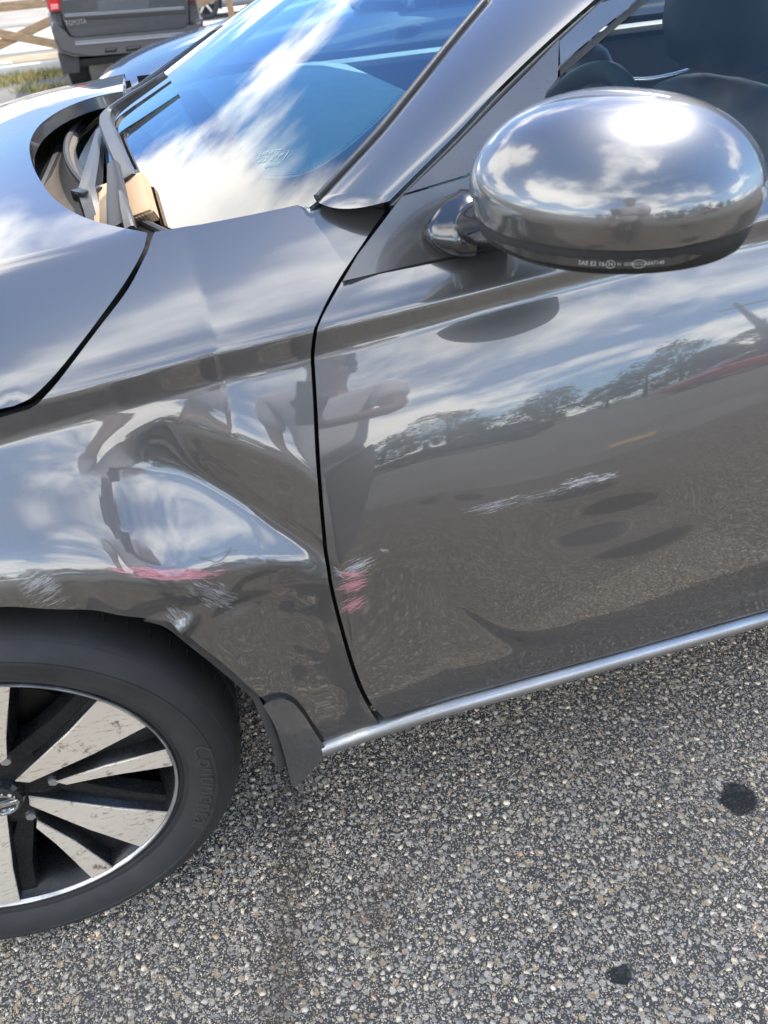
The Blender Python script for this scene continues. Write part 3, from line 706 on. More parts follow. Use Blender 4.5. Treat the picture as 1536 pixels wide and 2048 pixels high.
# carried on up to the front corner of the roof
oP = np.vstack([spline(oP, 24), oP[-1]+(oP[-1]-oP[-2])*0.8, [1.10,0.325,1.262], [1.22,0.362,1.322]]); iP = np.vstack([spline(iP, 24), iP[-1]+(iP[-1]-iP[-2])*0.8, [1.07,0.415,1.275], [1.19,0.432,1.343]])
oP, iP = spline(oP, 44), spline(iP, 44)
def strip(name, A, B, bulge, mat, n=14, depth=0.02, sink=0.0, outdir=(-0.35,-0.75,0.55), shape=None, foot=0):
    """convex strip lofted between two space curves"""
    od = np.array(outdir, float); od /= np.linalg.norm(od); rings = []
    for i, (a, b) in enumerate(zip(A, B)):
        row = []
        for t in np.linspace(0, 1, n):
            h = bulge*(1-abs(2*t-1)**2.2) if shape is None else shape(t)*bulge
            row.append(a+(b-a)*t+od*(h-sink))
        if foot and i == 0:
            row = [p-(A[6]-A[0])/np.linalg.norm(A[6]-A[0])*foot*math.sin(math.pi*t)**0.7-od*0.9*bulge*math.sin(math.pi*t) for p, t in zip(row, np.linspace(0, 1, n))]
        m = len(row)
        row += [b-od*(depth+sink)+(a-b)*0.04, a-od*(depth+sink)+(b-a)*0.04]; rings.append(row)
    return loft_obj(name, rings, mat, CAR, True, True, 50)
# turned so that most of it faces the side, with a rounded roll towards the glass
strip('a_pillar', iP, oP, 0.009, M_PAINT, 20, 0.03, foot=0.012, shape=lambda t: math.sin(math.pi*min(1, t*1.0))**0.6)
strip('pillar_seal', oP+np.array([0.0,-0.002,-0.004]), oP+np.array([0.013,0.0,-0.008]), 0.003, M_RUBBER, 6, 0.02)
strip('windshield_seal', (iP+np.array([-0.006,0.004,0.003]))[1:], (iP+np.array([-0.001,0.0,0.003]))[1:], 0.0015, M_BLKPLASTIC, 6, 0.02, outdir=(-0.3,-0.3,0.9))
# ---- door window frame, sail panel, mirror
fr = S_SIDE.pick([(1117,84),(1206,0)]); d = fr[1]-fr[0]
fr_o = np.vstack([fr[0], fr[1], fr[0]+d*2.2, fr[0]+d*3.4]); fi = S_SIDE.pick([(1119,131),(1272,0)]); d2 = fi[1]-fi[0]; fr_i = np.vstack([fi[0], fi[1], fi[0]+d2*1.6, fi[0]+d2*2.2])
poly = lambda *a: np.vstack(a)
panel('window_frame', S_SIDE, poly(fr_o, fr_i[::-1]), 0.012, M_PAINT, CAR, off=0.002)
fr_i2 = fr_i.copy(); fj = S_SIDE.pick([(1121,152),(1296,0)]); d3 = fj[1]-fj[0]; fr_j = np.vstack([fj[0], fj[1], fj[0]+d3*1.5, fj[0]+d3*2.0])
panel('window_rubber', S_SIDE, poly(fr_i+np.array([0.001,-0.001]), fr_j[::-1]), 0.012, M_RUBBER, CAR, off=-0.001)
M_SAIL = worn('sail_grey', (0.062,0.059,0.058), (0.075,0.071,0.068), 6, 0.2, 0.02, 0.3, coat=1.0)
M_SAILUP = worn('sail_upper', (0.075,0.071,0.072), (0.088,0.083,0.082), 9, 0.3, 0.03, 0.3, coat=0.6)
up = S_SIDE.pick([(808,389),(900,302),(1000,200),(1060,140),(1115,82),(1112,160),(1090,185),(1082,215),(1000,300),(930,352)])
panel('sail_trim', S_SIDE, up, 0.01, M_SAILUP, CAR, off=0.004)
lo = S_SIDE.pick([(684,563),(715,510),(757,455),(803,394),(930,357),(985,330),(1010,400),(1000,470),(962,501),(800,536)])
panel('sail_panel', S_SIDE, lo, 0.01, M_SAIL, CAR, off=0.0025)
bs = S_SIDE.pos(S_SIDE.pick([(690,563),(800,537),(962,502)])); e = (bs[-1]-bs[0]); e /= np.linalg.norm(e)
beltA = np.vstack([spline(bs, 12), bs[-1]+e*np.array([[0.3],[0.85]])])
strip('belt_molding', beltA+np.array([0.004,0.002,0.002]), beltA+np.array([0.004,-0.001,-0.005]), 0.0015, M_RUBBER, 6, 0.02, outdir=(0,-0.8,0.6))
# side window
sg = np.vstack([S_SIDE.pick([(1000,520),(1121,150),(1290,0)]), [[1.12,0.46],[1.55,0.50],[1.58,0.0]]])
sg[0] = (0.66, 0.0)
panel('side_window', S_SIDE, sg, 0.03, M_SIDEGLASS, CAR, off=-0.012, flange=0.003, edge=0.0005)

# ---- mirror
def build_mirror():
    MR = bpy.data.objects.new('side_mirror', None); COL.objects.link(MR); MR.parent = CAR
    cen = CAMP+ray([(1226,358)])[0]*0.715
    ax = np.array([0.42,-0.907,0.0]); ax /= np.linalg.norm(ax)     # outboard
    fx = np.array([-0.907,-0.42,0.0])                               # forward
    up = np.array([0,0,1.0]); 
    def ringpt(th, a_in, a_out, front, back, k=1.95):
        c, s = math.cos(th), math.sin(th)
        k = k if s >= 0 else 2.9; e = 2.0/k; p = abs(c)**e*(1 if c >= 0 else -1); q = abs(s)**e*(1 if s >= 0 else -1)
        return (a_out if p > 0 else a_in)*p, (front if q > 0 else back)*q
    def rings(levels, n=56):
        out = []
        for z, sc, dx, df, tilt in levels:
            row = []
            for th in np.linspace(0, 2*math.pi, n, endpoint=False):
                a, f = ringpt(th, 0.122, 0.118, 0.112, 0.072)
                a, f = a*sc+dx, f*sc+df
                row.append(cen+ax*a+fx*f+up*(z+tilt*a))
            out.append(row)
        return out
    H = 0.063; lv = []
    for t in np.linspace(1, 0, 26):
        ang = t*math.pi/2; z = H*math.sin(ang)**1.12; sc = max(0.02, math.cos(ang)**0.80); lv.append((z, sc, -0.004*t, -0.012*t*t, 0.0))
    cap = lv+[(-0.003, 1.003, 0, 0, 0), (-0.006, 0.998, 0, 0, 0), (-0.013, 0.986, 0, 0, 0), (-0.0195, 0.974, 0, 0, 0), (-0.0215, 0.964, 0, 0, 0)]
    cap[25] = (0.0, 1.0, 0, 0, 0)
    R = rings(cap); loft_obj('mirror_cap', R, M_PAINT, MR, True, True, 60)
    base = [(-0.020, 0.945, 0, 0, 0), (-0.0222, 0.950, 0, 0, 0), (-0.026, 0.944, 0, 0, 0), (-0.0275, 0.948, 0, 0, 0), (-0.037, 0.922, 0.0, 0, 0), (-0.043, 0.875, 0.002, -0.003, 0), (-0.047, 0.77, 0.004, -0.007, 0), (-0.049, 0.60, 0.006, -0.012, 0), (-0.0495, 0.3, 0.006, -0.012, 0)]
    loft_obj('mirror_base', rings(base), worn('mirror_black', (0.010,0.010,0.010), (0.014,0.014,0.014), 30, 0.5, 0.05, spec=0.25), MR, True, True, 50)
    # indicator strip let into the front of the base
    lens = principled('indicator_lens', (0.028,0.026,0.025), 0.2, 0, 0.3)
    sub = []
    ths = np.linspace(R_(18), R_(112), 40)
    for k, th in enumerate(ths):
        w = 0.0040*min(1, (k+0.5)/5.0, (len(ths)-k+1)/12.0)
        row = []
        for zz, s2 in ((-0.0318+w, 0.929), (-0.0318+w, 0.942), (-0.0318-w, 0.929), (-0.0318-w, 0.915)):
            a, f = ringpt(th, 0.122, 0.118, 0.112, 0.072); row.append(cen+ax*a*s2*1.003+fx*f*s2*1.003+up*zz)
        sub.append(row)
    L = loft_obj('indicator', sub, lens, MR, True, True, 40)
    # lettering on the strip
    M_LET = principled('lens_lettering', (0.24,0.24,0.235), 0.5)
    def on_lens(s0, z0):
        def fn(x, y, z):
            s = s0-x; th = s; 
            a, f = ringpt(th, 0.122, 0.118, 0.112, 0.072); return Vector(cen+ax*a*0.972+fx*f*0.972+up*(z0+y))
        return fn
    # arclength table along the front
    tt = np.linspace(R_(10), R_(150), 300); pp = np.array([ringpt(t, 0.122, 0.118, 0.112, 0.072) for t in tt])*0.949; sl = np.concatenate([[0], np.cumsum(np.linalg.norm(np.diff(pp, axis=0), axis=1))])
    pxs = [((1182,504),'SAE E2 16',0.0046),((1222,507),'E4',0.0036),((1253,507),'01  02276',0.0030),((1277,507),'CCC',0.0030),((1308,506),'A047148',0.0040)]
    for px, body, size in pxs:
        P0 = None; best = None
        for i, t in enumerate(tt):
            p = cen+ax*pp[i, 0]+fx*pp[i, 1]+up*-0.0318; v = p-CAMP; dep = v@_f; u = 768+FPX*(v@_r)/dep
            if best is None or abs(u-px[0]) < best[0]: best = (abs(u-px[0]), sl[i])
        s0 = best[1]
        def fn(x, y, z, s0=s0):
            s = s0-x; a = np.interp(s, sl, pp[:, 0]); f = np.interp(s, sl, pp[:, 1]); return Vector(cen+ax*a+fx*f+up*(-0.0320+y))
        me = text_mesh(body, size); place_text('lettering', me, fn, M_LET, MR)
        if body in ('E4', 'CCC'):
            bm = bmesh.new(); w_ = 0.0030 if body == 'E4' else 0.0046; n = 28; vs = []
            for k in range(n):
                a = 2*math.pi*k/n
                vs.append([bm.verts.new(fn((w_+d_)*math.cos(a), (0.0027+d_)*math.sin(a), 0)) for d_ in (0, 0.0004)])
            for k in range(n): bm.faces.new((vs[k][0], vs[(k+1) % n][0], vs[(k+1) % n][1], vs[k][1]))
            bm_obj('emblem_ring', bm, M_LET, MR, False)
    # mirror pane facing back
    pane = rings([(0.0, 1, 0, 0, 0)])[0]
    box('mirror_pane', Vector(cen-fx*0.0700+up*0.004), (0.14, 0.006, 0.046), principled('mirror_silver', (0.8,0.8,0.8), 0.02, 1.0), MR, rot=Matrix((tuple(ax), tuple(fx), tuple(up))).transposed(), bev=0.004)
    # arm
    on = lambda px, o: S_SIDE.pos(S_SIDE.pick([px]))[0]+S_SIDE.nrm(S_SIDE.pick([px]))[0]*o
    q1 = cen-ax*0.055-up*0.032+fx*0.012
    pts = spline([on((872,452), -0.004), on((884,452), 0.006), on((912,453), 0.014), on((950,455), 0.024), 0.45*on((960,455), 0.03)+0.55*q1+np.array([0,0,-0.004]), q1, q1+ax*0.04], 42)
    rr = np.interp(np.linspace(0, 1, 42), [0, .06, .17, .34, .5, .66, 1], [0.010, 0.022, 0.033, 0.040, 0.040, 0.038, 0.038])
    tube('mirror_arm', pts, rr, M_GLOSSBLK, MR, 28, up=(0.1,-0.5,0.86), flat=0.62)
    return MR
MIRROR = build_mirror()

# ---- wheel
def build_wheel():
    W = bpy.data.objects.new('wheel', None); COL.objects.link(W); W.parent = CAR; W.location = (0, 0.03, 0.323)
    M_TYRE = worn('tyre_rubber', (0.0115,0.0115,0.0115), (0.020,0.019,0.018), 14, 0.66, 0.12, bscale=500)
    prof = [(0.222,0.012),(0.230,0.008),(0.2335,0.009),(0.235,0.005),(0.241,0.004),(0.250,-0.003),(0.262,-0.008),(0.274,-0.0105),(0.2745,-0.0122),(0.279,-0.0122),(0.2795,-0.0108),(0.287,-0.008),(0.296,-0.001),(0.3005,0.003),(0.3015,0.0025),(0.305,0.006),(0.310,0.014),(0.3150,0.026),(0.3185,0.044),(0.3205,0.060),(0.3135,0.062),(0.3135,0.070),(0.3215,0.072),(0.3230,0.105),(0.3155,0.107),(0.3155,0.115),(0.3230,0.117),(0.3210,0.160),(0.3150,0.180),(0.300,0.200),(0.26,0.213),(0.222,0.205)]
    T = loft_obj('tyre', lathe_rings(prof, 144), M_TYRE, W, True, False, 28)
    # shoulder sipes: small cuts standing in rows round the shoulder
    bm = bmesh.new()
    for k in range(64):
        a = 2*math.pi*k/64
        M = Matrix.Rotation(-a, 4, 'Y') @ Matrix.Translation((0.3165, 0.036, 0)) @ Matrix.Rotation(R_(24), 4, 'X') @ Matrix.Rotation(R_(-28), 4, 'Z')
        r = bmesh.ops.create_cube(bm, size=1.0); bmesh.ops.transform(bm, matrix=M @ Matrix.Diagonal((0.0020, 0.024, 0.0022, 1)), verts=r['verts'])
    bm_obj('tread_sipes', bm, principled('sipe_black', (0.004,0.004,0.004), 0.9), T, False)['kind'] = 'stuff'
    # moulded lettering
    M_TLET = worn('tyre_lettering', (0.022,0.021,0.020), (0.032,0.030,0.028), 30, 0.6, 0.1)
    me = text_mesh('Continental', 0.036, 0.0008)
    def fn(x, y, z):
        a = R_(-13)-x*1.12/0.276; r = 0.2665+y; yy = np.interp(r, [p[0] for p in prof[:18]], [p[1] for p in prof[:18]])
        return Vector((r*math.cos(a), yy-0.0006-z*0.9, r*math.sin(a)))
    place_text('lettering', me, fn, M_TLET, T)
    me = text_mesh('CONTACT', 0.018, 0.0006)
    def fn2(x, y, z):
        a = R_(86)-x*1.1/0.27; r = 0.268+y; yy = np.interp(r, [p[0] for p in prof[:18]], [p[1] for p in prof[:18]]); return Vector((r*math.cos(a), yy-0.0004-z*0.9, r*math.sin(a)))
    place_text('lettering', me, fn2, M_TLET, T)
    M_RIMBLK = worn('rim_black', (0.0055,0.0055,0.006), (0.010,0.010,0.010), 20, 0.28, 0.03, spec=0.3)
    def ex(t, b):
        tc = t.add('ShaderNodeTexCoord').outputs['Object']
        n = t.noise(tc, 9, 6, 0.65); g = t.noise(t.vmath('MULTIPLY', tc, (30,30,160)), 1.5, 4, 0.7); gr = t.smooth(g, 0.54, 0.70); sp_ = t.smooth(t.noise(tc, 38, 6, 0.78), 0.565, 0.68)
        col = t.mix(n, (0.58,0.50,0.395), (0.66,0.585,0.48)); col = t.mix(t.math('MULTIPLY', gr, 0.8), col, (0.19,0.115,0.055)); col = t.mix(t.math('MULTIPLY', sp_, 0.85), col, (0.09,0.06,0.035))
        t.set(b.inputs['Base Color'], col); t.set(b.inputs['Roughness'], t.math('ADD', 0.36, t.math('MULTIPLY', n, 0.2))); t.set(b.inputs['Metallic'], t.math('MULTIPLY', t.math('SUBTRACT', 1.0, gr), 0.45))
    M_MACH = principled('machined_alloy', (0.62,0.54,0.43), 0.4, 0.45, extra=ex)
    M_LIP = worn('rim_lip', (0.30,0.285,0.265), (0.52,0.505,0.48), 30, 0.34, 0.1, 0.85)
    RIM = loft_obj('rim', lathe_rings([(0.2225,0.012),(0.2215,0.010),(0.216,0.018),(0.208,0.045),(0.200,0.11),(0.20,0.20)], 120), M_RIMBLK, W, True, False, 40)
    lip = lathe_rings([(0.2225,0.013),(0.2258,0.009),(0.2262,0.0065),(0.2252,0.005),(0.2228,0.0056),(0.2212,0.010)], 144); loft_obj('rim_lip', lip, M_LIP, RIM, True, False, 60)
    # back plate and brake disc seen through the openings
    loft_obj('brake_disc', lathe_rings([(0.03,0.085),(0.14,0.085),(0.14,0.10),(0.03,0.10)], 64), worn('disc_iron', (0.03,0.028,0.026), (0.05,0.045,0.04), 12, 0.5, 0.1, 0.6), W, True, False)
    loft_obj('back_plate', lathe_rings([(0.001,0.125),(0.205,0.125)], 48), M_DARKVOID, W, True, False)
    def yface(r): return 0.004+0.020*(1-min(1, r/0.222))+0.004
    def spoke(poly, ang, mat, thick, name, parent, grow=0.0, yoff=0.0, bev=0.0012):
        P = [(r, a+ang) for r, a in poly]; pts = []
        for (r0, a0), (r1, a1) in zip(P, P[1:]+P[:1]):
            p = np.array([r0*math.cos(R_(a0)), r0*math.sin(R_(a0))]); q = np.array([r1*math.cos(R_(a1)), r1*math.sin(R_(a1))])
            n = 6 if max(r0, r1) > 0.2 and min(r0, r1) > 0.2 else 3
            for k in range(n):
                t = k/n
                if n == 6: rr, aa = r0+(r1-r0)*t, a0+(a1-a0)*t; pts.append((rr*math.cos(R_(aa)), rr*math.sin(R_(aa))))
                else: pts.append(tuple(p+(q-p)*t))
        pts = np.array(pts)
        if grow:
            c = pts.mean(0); T = np.roll(pts, -1, 0)-np.roll(pts, 1, 0); Nn = np.stack([T[:, 1], -T[:, 0]], 1); Nn /= np.linalg.norm(Nn, axis=1)[:, None]+1e-9
            if (Nn*(pts-c)).sum() < 0: Nn = -Nn
            low = pts+Nn*grow; rl = np.linalg.norm(low, axis=1); low *= np.minimum(1, 0.219/np.maximum(rl, 1e-6))[:, None]
        else: low = pts
        bm = bmesh.new(); top = []; bot = []; mid = []
        c = pts.mean(0)
        for p, l in zip(pts, low):
            r = np.linalg.norm(p); y = yface(r)+yoff; tp = p+(c-p)*min(0.5, bev/max(1e-5, np.linalg.norm(c-p)))
            top.append(bm.verts.new((tp[0], y, tp[1]))); mid.append(bm.verts.new((p[0], y+bev*0.8, p[1]))); bot.append(bm.verts.new((l[0], y+thick, l[1])))
        n = len(pts); bm.faces.new(top); bm.faces.new(bot[::-1])
        for k in range(n):
            j = (k+1) % n; bm.faces.new((top[k], top[j], mid[j], mid[k])); bm.faces.new((mid[k], mid[j], bot[j], bot[k]))
        bmesh.ops.triangulate(bm, faces=[f for f in bm.faces if len(f.verts) > 4])
        return bm_obj(name, bm, mat, parent, True, 25)
    WB = [(.032,43),(.040,19),(.135,18.3),(.2215,20.3),(.2215,41.2),(.150,40.3)]
    NB = [(.070,1.5),(.080,-5.0),(.123,-3.4),(.2215,-3.6),(.2215,5.3),(.139,5.9)]
    for k in range(5):
        for poly in (WB, NB):
            s = spoke(poly, -72*k, M_RIMBLK, 0.032, 'spoke', RIM, 0.010, 0.0012)
            spoke(poly, -72*k, M_MACH, 0.003, 'spoke_face', RIM, 0.0, -0.0006)
        # black web that joins the pair near the rim and a ridge beside the wide blade
        spoke([(.06,14),(.10,12.5),(.2215,18),(.2215,7.5),(.10,7)], -72*k, M_RIMBLK, 0.012, 'spoke_web', RIM, 0.004, 0.020)
        spoke([(.05,60),(.075,66),(.16,49),(.2205,47),(.2205,41.5),(.10,42)], -72*k, M_RIMBLK, 0.02, 'spoke_web', RIM, 0.004, 0.012)
    loft_obj('hub', lathe_rings([(0.001,0.030),(0.05,0.030),(0.072,0.034),(0.085,0.045),(0.09,0.07)], 64), M_RIMBLK, RIM, True, False, 40)
    M_STEEL = principled('nut_steel', (0.55,0.54,0.52), 0.3, 0.9)
    for k in range(5):
        a = R_(68-72*k); c = Vector((0.064*math.cos(a), 0.034, 0.064*math.sin(a)))
        bm = bmesh.new(); bmesh.ops.create_cone(bm, cap_ends=True, segments=6, radius1=0.0078, radius2=0.007, depth=0.012, matrix=Matrix.Translation(c) @ Matrix.Rotation(R_(90), 4, 'X')); nb = bm_obj('lug_nut', bm, M_STEEL, W, True, 30)
        bm = bmesh.new(); bmesh.ops.create_cone(bm, cap_ends=True, segments=24, radius1=0.0098, radius2=0.0098, depth=0.004, matrix=Matrix.Translation(c+Vector((0, 0.006, 0))) @ Matrix.Rotation(R_(90), 4, 'X')); bm_obj('washer', bm, M_STEEL, nb, True, 30)
    CAP = loft_obj('centre_cap', lathe_rings([(0.001,0.012),(0.020,0.0125),(0.026,0.015),(0.028,0.020),(0.028,0.03)], 48), M_GLOSSBLK, W, True, False, 40)
    ring = lathe_rings([(0.0165,0.0122),(0.0175,0.0095),(0.0205,0.0095),(0.0215,0.0125)], 48); loft_obj('emblem_ring', ring, principled('chrome', (0.75,0.75,0.75), 0.12, 1.0), CAP, True, False, 60)
    box('emblem_bar', (0, 0.0105, 0), (0.044, 0.003, 0.007), bpy.data.materials['chrome'], CAP, bev=0.0008)
    return W
WHEEL = build_wheel()
# ---- sill, mud flap, wheel house, cowl, wipers
L = np.vstack([S_FEND.pos(S_FEND.pick([(640,1486),(668,1476),(700,1465),(736,1453)])), S_DOOR.pos(S_DOOR.pick([(820,1425),(900,1401),(1020,1368),(1150,1331),(1280,1295),(1400,1261),(1530,1225)]))])
e = L[-1]-L[6]; e /= np.linalg.norm(e); L = np.vstack([spline(L, 44), L[-1]+e*np.array([[0.3],[0.6]])])
sm_ = lambda a: np.convolve(np.pad(a, 4, mode='reflect', reflect_type='odd'), np.ones(9)/9, 'valid')
L[:-2, 1] = sm_(L[:-2, 1])-0.0015; L[:-2, 2] = sm_(L[:-2, 2])-0.001
sec = [(0.03,-0.001),(0.006,0.0005),(-0.003,-0.0005),(-0.008,-0.004),(-0.0105,-0.009),(-0.0115,-0.014),(-0.011,-0.019),(-0.008,-0.028),(-0.003,-0.034),(0.004,-0.036),(0.05,-0.034)]
loft_obj('sill_trim', [[p+np.array([0, a, b]) for a, b in [(q*0.8, r*0.68) for q, r in sec]] for p in L], worn('sill_silver', (0.27,0.267,0.26), (0.33,0.326,0.32), 9, 0.40, 0.05, 0.85, bscale=300), CAR, True, True, 30)
def flap():
    o = S_FEND.pick([(522,1404),(536,1397),(556,1392),(574,1393),(590,1403),(608,1424),(628,1455),(648,1486),(652,1503),(634,1522),(606,1551),(584,1569),(577,1548),(566,1505),(548,1448)])
    return panel('mud_flap', S_FEND, smooth_loop(list(o), [0, 3, 8, 11]), 0.006, worn('flap_plastic', (0.055,0.053,0.051), (0.072,0.069,0.066), 9, 0.22, 0.05, 0.4, coat=0.9), CAR, flange=0.045, edge=0.004, off=0.007)
flap()
# wheel-house liner: half tunnel over the tyre
th = np.linspace(R_(16), R_(200), 60); rings = []
for y in (0.055, 0.075, 0.30):
    rings.append([(0.362*math.cos(a), y, 0.335+0.362*math.sin(a)) for a in th])
V, F = loft(rings, False, False); mesh_obj('wheel_liner', V, F, M_BLKPLASTIC, CAR)
# visible edge of the liner between lip and tyre
lipP = S_FEND.pos(S_FEND.pick([(305,1243),(350,1256),(400,1295),(450,1335),(500,1378),(526,1404),(545,1450),(566,1505),(577,1548)]))
lp = spline(lipP, 40); strip('liner_edge', lp+np.array([0.0,0.012,0.003]), lp+np.array([-0.012,0.016,-0.010]), 0.003, M_BLKPLASTIC, 6, 0.03, outdir=(-0.5,-0.6,-0.3))
# near-black sheet and strip added behind the seams, shade put into their colour
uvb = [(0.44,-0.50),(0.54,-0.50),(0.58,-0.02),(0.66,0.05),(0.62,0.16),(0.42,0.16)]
panel('seam_shade_sheet', S_DOOR, np.array(uvb), 0.03, M_DARKVOID, CAR, off=-0.030, flange=0.0)
seam_uv = np.vstack([np.array(S_HOOD.pick([(140,728),(165,695),(190,662),(249,576),(290,505)]))])
gp = S_HOOD.pos(seam_uv)-S_HOOD.nrm(seam_uv)*0.03
strip('hood_seam_shade', spline(gp, 20)+np.array([-0.04,0.05,-0.0]), spline(gp, 20)+np.array([0.05,-0.035,0.0]), 0.001, M_DARKVOID, 6, 0.02, outdir=(0,0,1))
for px in ((245,572),(197,643),(238,590)):
    p = on_plane([px], (0,0,1), float(S_HOOD.pos(S_HOOD.pick([px]))[0][2]-0.016))[0] if True else None
    box('hood_clip', Vector(p), (0.012, 0.008, 0.005), M_BLKPLASTIC, CAR, bev=0.001)
# cowl
M_COWL = worn('cowl_plastic', (0.15,0.125,0.10), (0.20,0.168,0.135), 5, 0.42, 0.08, bscale=900)
cx = []
for y in np.linspace(0.20, 1.60, 40):
    q = ((y-YC)/0.75)**2; xb = 0.262+0.19*q; z0 = 0.957+0.46*(xb-0.29-0.20*q)
    cx.append([(xb+0.03, y, z0-0.004), (xb-0.006, y, z0-0.010), (xb-0.012, y, z0-0.002), (xb-0.022, y, z0-0.002), (xb-0.028, y, z0-0.016), (xb-0.050, y, z0-0.034), (xb-0.10, y, z0-0.046), (xb-0.16, y, z0-0.052), (xb-0.22, y, z0-0.058)])
V, F = loft(cx, False, False); cw = mesh_obj('cowl_panel', V, F, M_COWL, CAR); cw.data.set_sharp_from_angle(angle=R_(30))
tube('cowl_seal', [np.array(r[2])+np.array([-0.004,0,0.003]) for r in cx], 0.0055, M_RUBBER, CAR, 8)
# wiper arms: driver arm lies up the glass, the passenger arm along the cowl
M_WIP = worn('wiper_black', (0.016,0.016,0.017), (0.026,0.026,0.027), 40, 0.34, 0.05)
def wp(px, z): return on_plane([px], (0,0,1), z)[0]
def flat_arm(name, pts, wid, thk, mat, parent, side=None):
    pts = [np.array(p, float) for p in pts]; rings = []
    for i, p in enumerate(pts):
        t = pts[min(i+1, len(pts)-1)]-pts[max(i-1, 0)]; t /= np.linalg.norm(t); up = np.array([-0.40,0,0.92]); a = np.cross(t, up); a /= np.linalg.norm(a); b = np.cross(a, t)
        w, h = np.interp(i/(len(pts)-1), np.linspace(0, 1, len(wid)), wid)/2, np.interp(i/(len(pts)-1), np.linspace(0, 1, len(thk)), thk)/2
        rings.append([p+a*w-b*h, p+a*w+b*h*0.4, p+a*w*0.6+b*h, p-a*w*0.6+b*h, p-a*w+b*h*0.4, p-a*w-b*h])
    return loft_obj(name, rings, mat, parent, True, True, 40)
def gl(px, off):      # the point on the sight line that stands off above the glass
    uv = S_WIND.pick([px])[0]; n = S_WIND.nrm([uv])[0]; d = ray([px])[0]; return S_WIND.pos([uv])[0]+d*(off/(d@n))
# near arm: from its spindle under the bonnet edge up to the tip (200,258), then the blade running along the glass
a0, a1, a2 = wp((196,462), 0.925), wp((176,388), 0.952), wp((200,262), 0.972)
ARM = flat_arm('wiper_arm', [a0, 0.45*a0+0.55*a1, a1, 0.66*a1+0.34*a2, 0.33*a1+0.67*a2, a2], [0.024,0.026,0.030,0.026,0.020,0.013], [0.016,0.018,0.020,0.016,0.013,0.010], M_WIP, CAR)
box('arm_hinge', Vector(a1), (0.034, 0.030, 0.016), M_WIP, ARM, rot=Matrix.Rotation(R_(35), 3, 'Z'), bev=0.004)
bm = bmesh.new(); bmesh.ops.create_cone(bm, cap_ends=True, segments=16, radius1=0.006, radius2=0.0055, depth=0.034, matrix=Matrix.Translation(Vector(a1)) @ Matrix.Rotation(R_(35), 4, 'Z') @ Matrix.Rotation(R_(90), 4, 'Y')); bm_obj('hinge_pin', bm, principled('pin_steel', (0.4,0.4,0.4), 0.35, 0.9), ARM)
B = [gl(p, 0.016) for p in ((262,360),(242,322),(224,280),(212,246),(218,226),(246,203),(284,178),(330,147))]
BL = flat_arm('wiper_blade', spline(B, 30), [0.020,0.022,0.022,0.016,0.007], [0.012,0.015,0.015,0.010,0.006], M_WIP, ARM)
B2 = [gl(p, 0.005) for p in ((268,352),(248,312),(232,272),(224,246),(232,228),(256,208),(290,184),(335,152))]
flat_arm('blade_rubber', spline(B2, 30), [0.006,0.006,0.003], [0.008,0.008,0.004], M_RUBBER, BL)
box('blade_end', Vector(gl((262,358), 0.012)), (0.020, 0.026, 0.014), M_RUBBER, BL, rot=Matrix.Rotation(R_(-28), 3, 'Z') @ Matrix.Rotation(R_(-24), 3, 'Y'), bev=0.003)
flat_arm('wiper_linkage', [gl((226,330), 0.034), gl((232,390), 0.034), gl((238,458), 0.030)], [0.016,0.026,0.032], [0.010,0.010], principled('linkage_black', (0.008,0.008,0.008), 0.5), ARM)
flat_arm('linkage_edge', [gl((243,386), 0.036), gl((250,420), 0.036), gl((260,460), 0.032)], [0.004,0.012,0.014], [0.008,0.008], M_WIP, ARM)
# second arm, further along the cowl
c0, c1, c2, c3 = wp((78,385), 0.900), wp((116,296), 0.922), wp((150,268), 0.932), wp((196,228), 0.945)
ARM2 = flat_arm('wiper_arm', [c0, 0.5*c0+0.5*c1+np.array([0.006,0,0.006]), c1], [0.018,0.020,0.026], [0.014,0.015,0.018], M_WIP, CAR)
flat_arm('arm_channel', [c1, 0.5*(c1+c2), c2, 0.5*(c2+c3), c3, c3+(c3-c2)*1.2], [0.052,0.054,0.05,0.034,0.026,0.02], [0.018,0.02,0.018,0.014,0.01,0.008], M_WIP, ARM2)
tube('arm_clip', spline([c1+np.array([0.012,-0.03,0.0]), c1+np.array([0.024,-0.042,-0.006]), c1+np.array([0.034,-0.030,-0.008]), c1+np.array([0.026,-0.014,-0.002])], 14), 0.0022, M_WIP, ARM2, 6)

# ---- cabin
M_DASH = worn('dash_plastic', (0.26,0.27,0.275), (0.30,0.31,0.31), 12, 0.6, 0.05, bscale=800, dist=0.0005)
M_LEATHER = worn('seat_leather', (0.027,0.028,0.030), (0.035,0.036,0.038), 10, 0.42, 0.04, bscale=500, dist=0.0005)
M_INT = worn('cabin_trim', (0.017,0.018,0.020), (0.022,0.024,0.025), 12, 0.6, 0.05, bscale=500, dist=0.0005)
rings = []
for x, z, zz in ((0.34,0.90,0.0),(0.42,0.925,0.0),(0.55,0.942,0.0),(0.70,0.950,0.004),(0.84,0.952,0.006),(0.92,0.938,0.0),(0.945,0.90,0.0),(0.95,0.70,0)):
    row = []
    for y in np.linspace(0.20, 1.62, 60):
        b = 0.058*math.exp(-((y-0.56)/0.19)**4)*math.exp(-((x-0.86)/0.11)**2) if x < 0.94 else 0
        ed = -0.05*max(0, (0.27-y)/0.07)**2-0.05*max(0, (y-1.55)/0.07)**2
        row.append((x+0.05*((y-YC)/0.75)**2*(x < 0.5), y, z+b+ed))
    rings.append(row)
V, F = loft(rings, False, False); mesh_obj('dashboard', V, F, M_DASH, CAR)
box('dash_vent_panel', (0.50, YC, 0.944), (0.05, 0.9, 0.010), M_INT, CAR, bev=0.003)
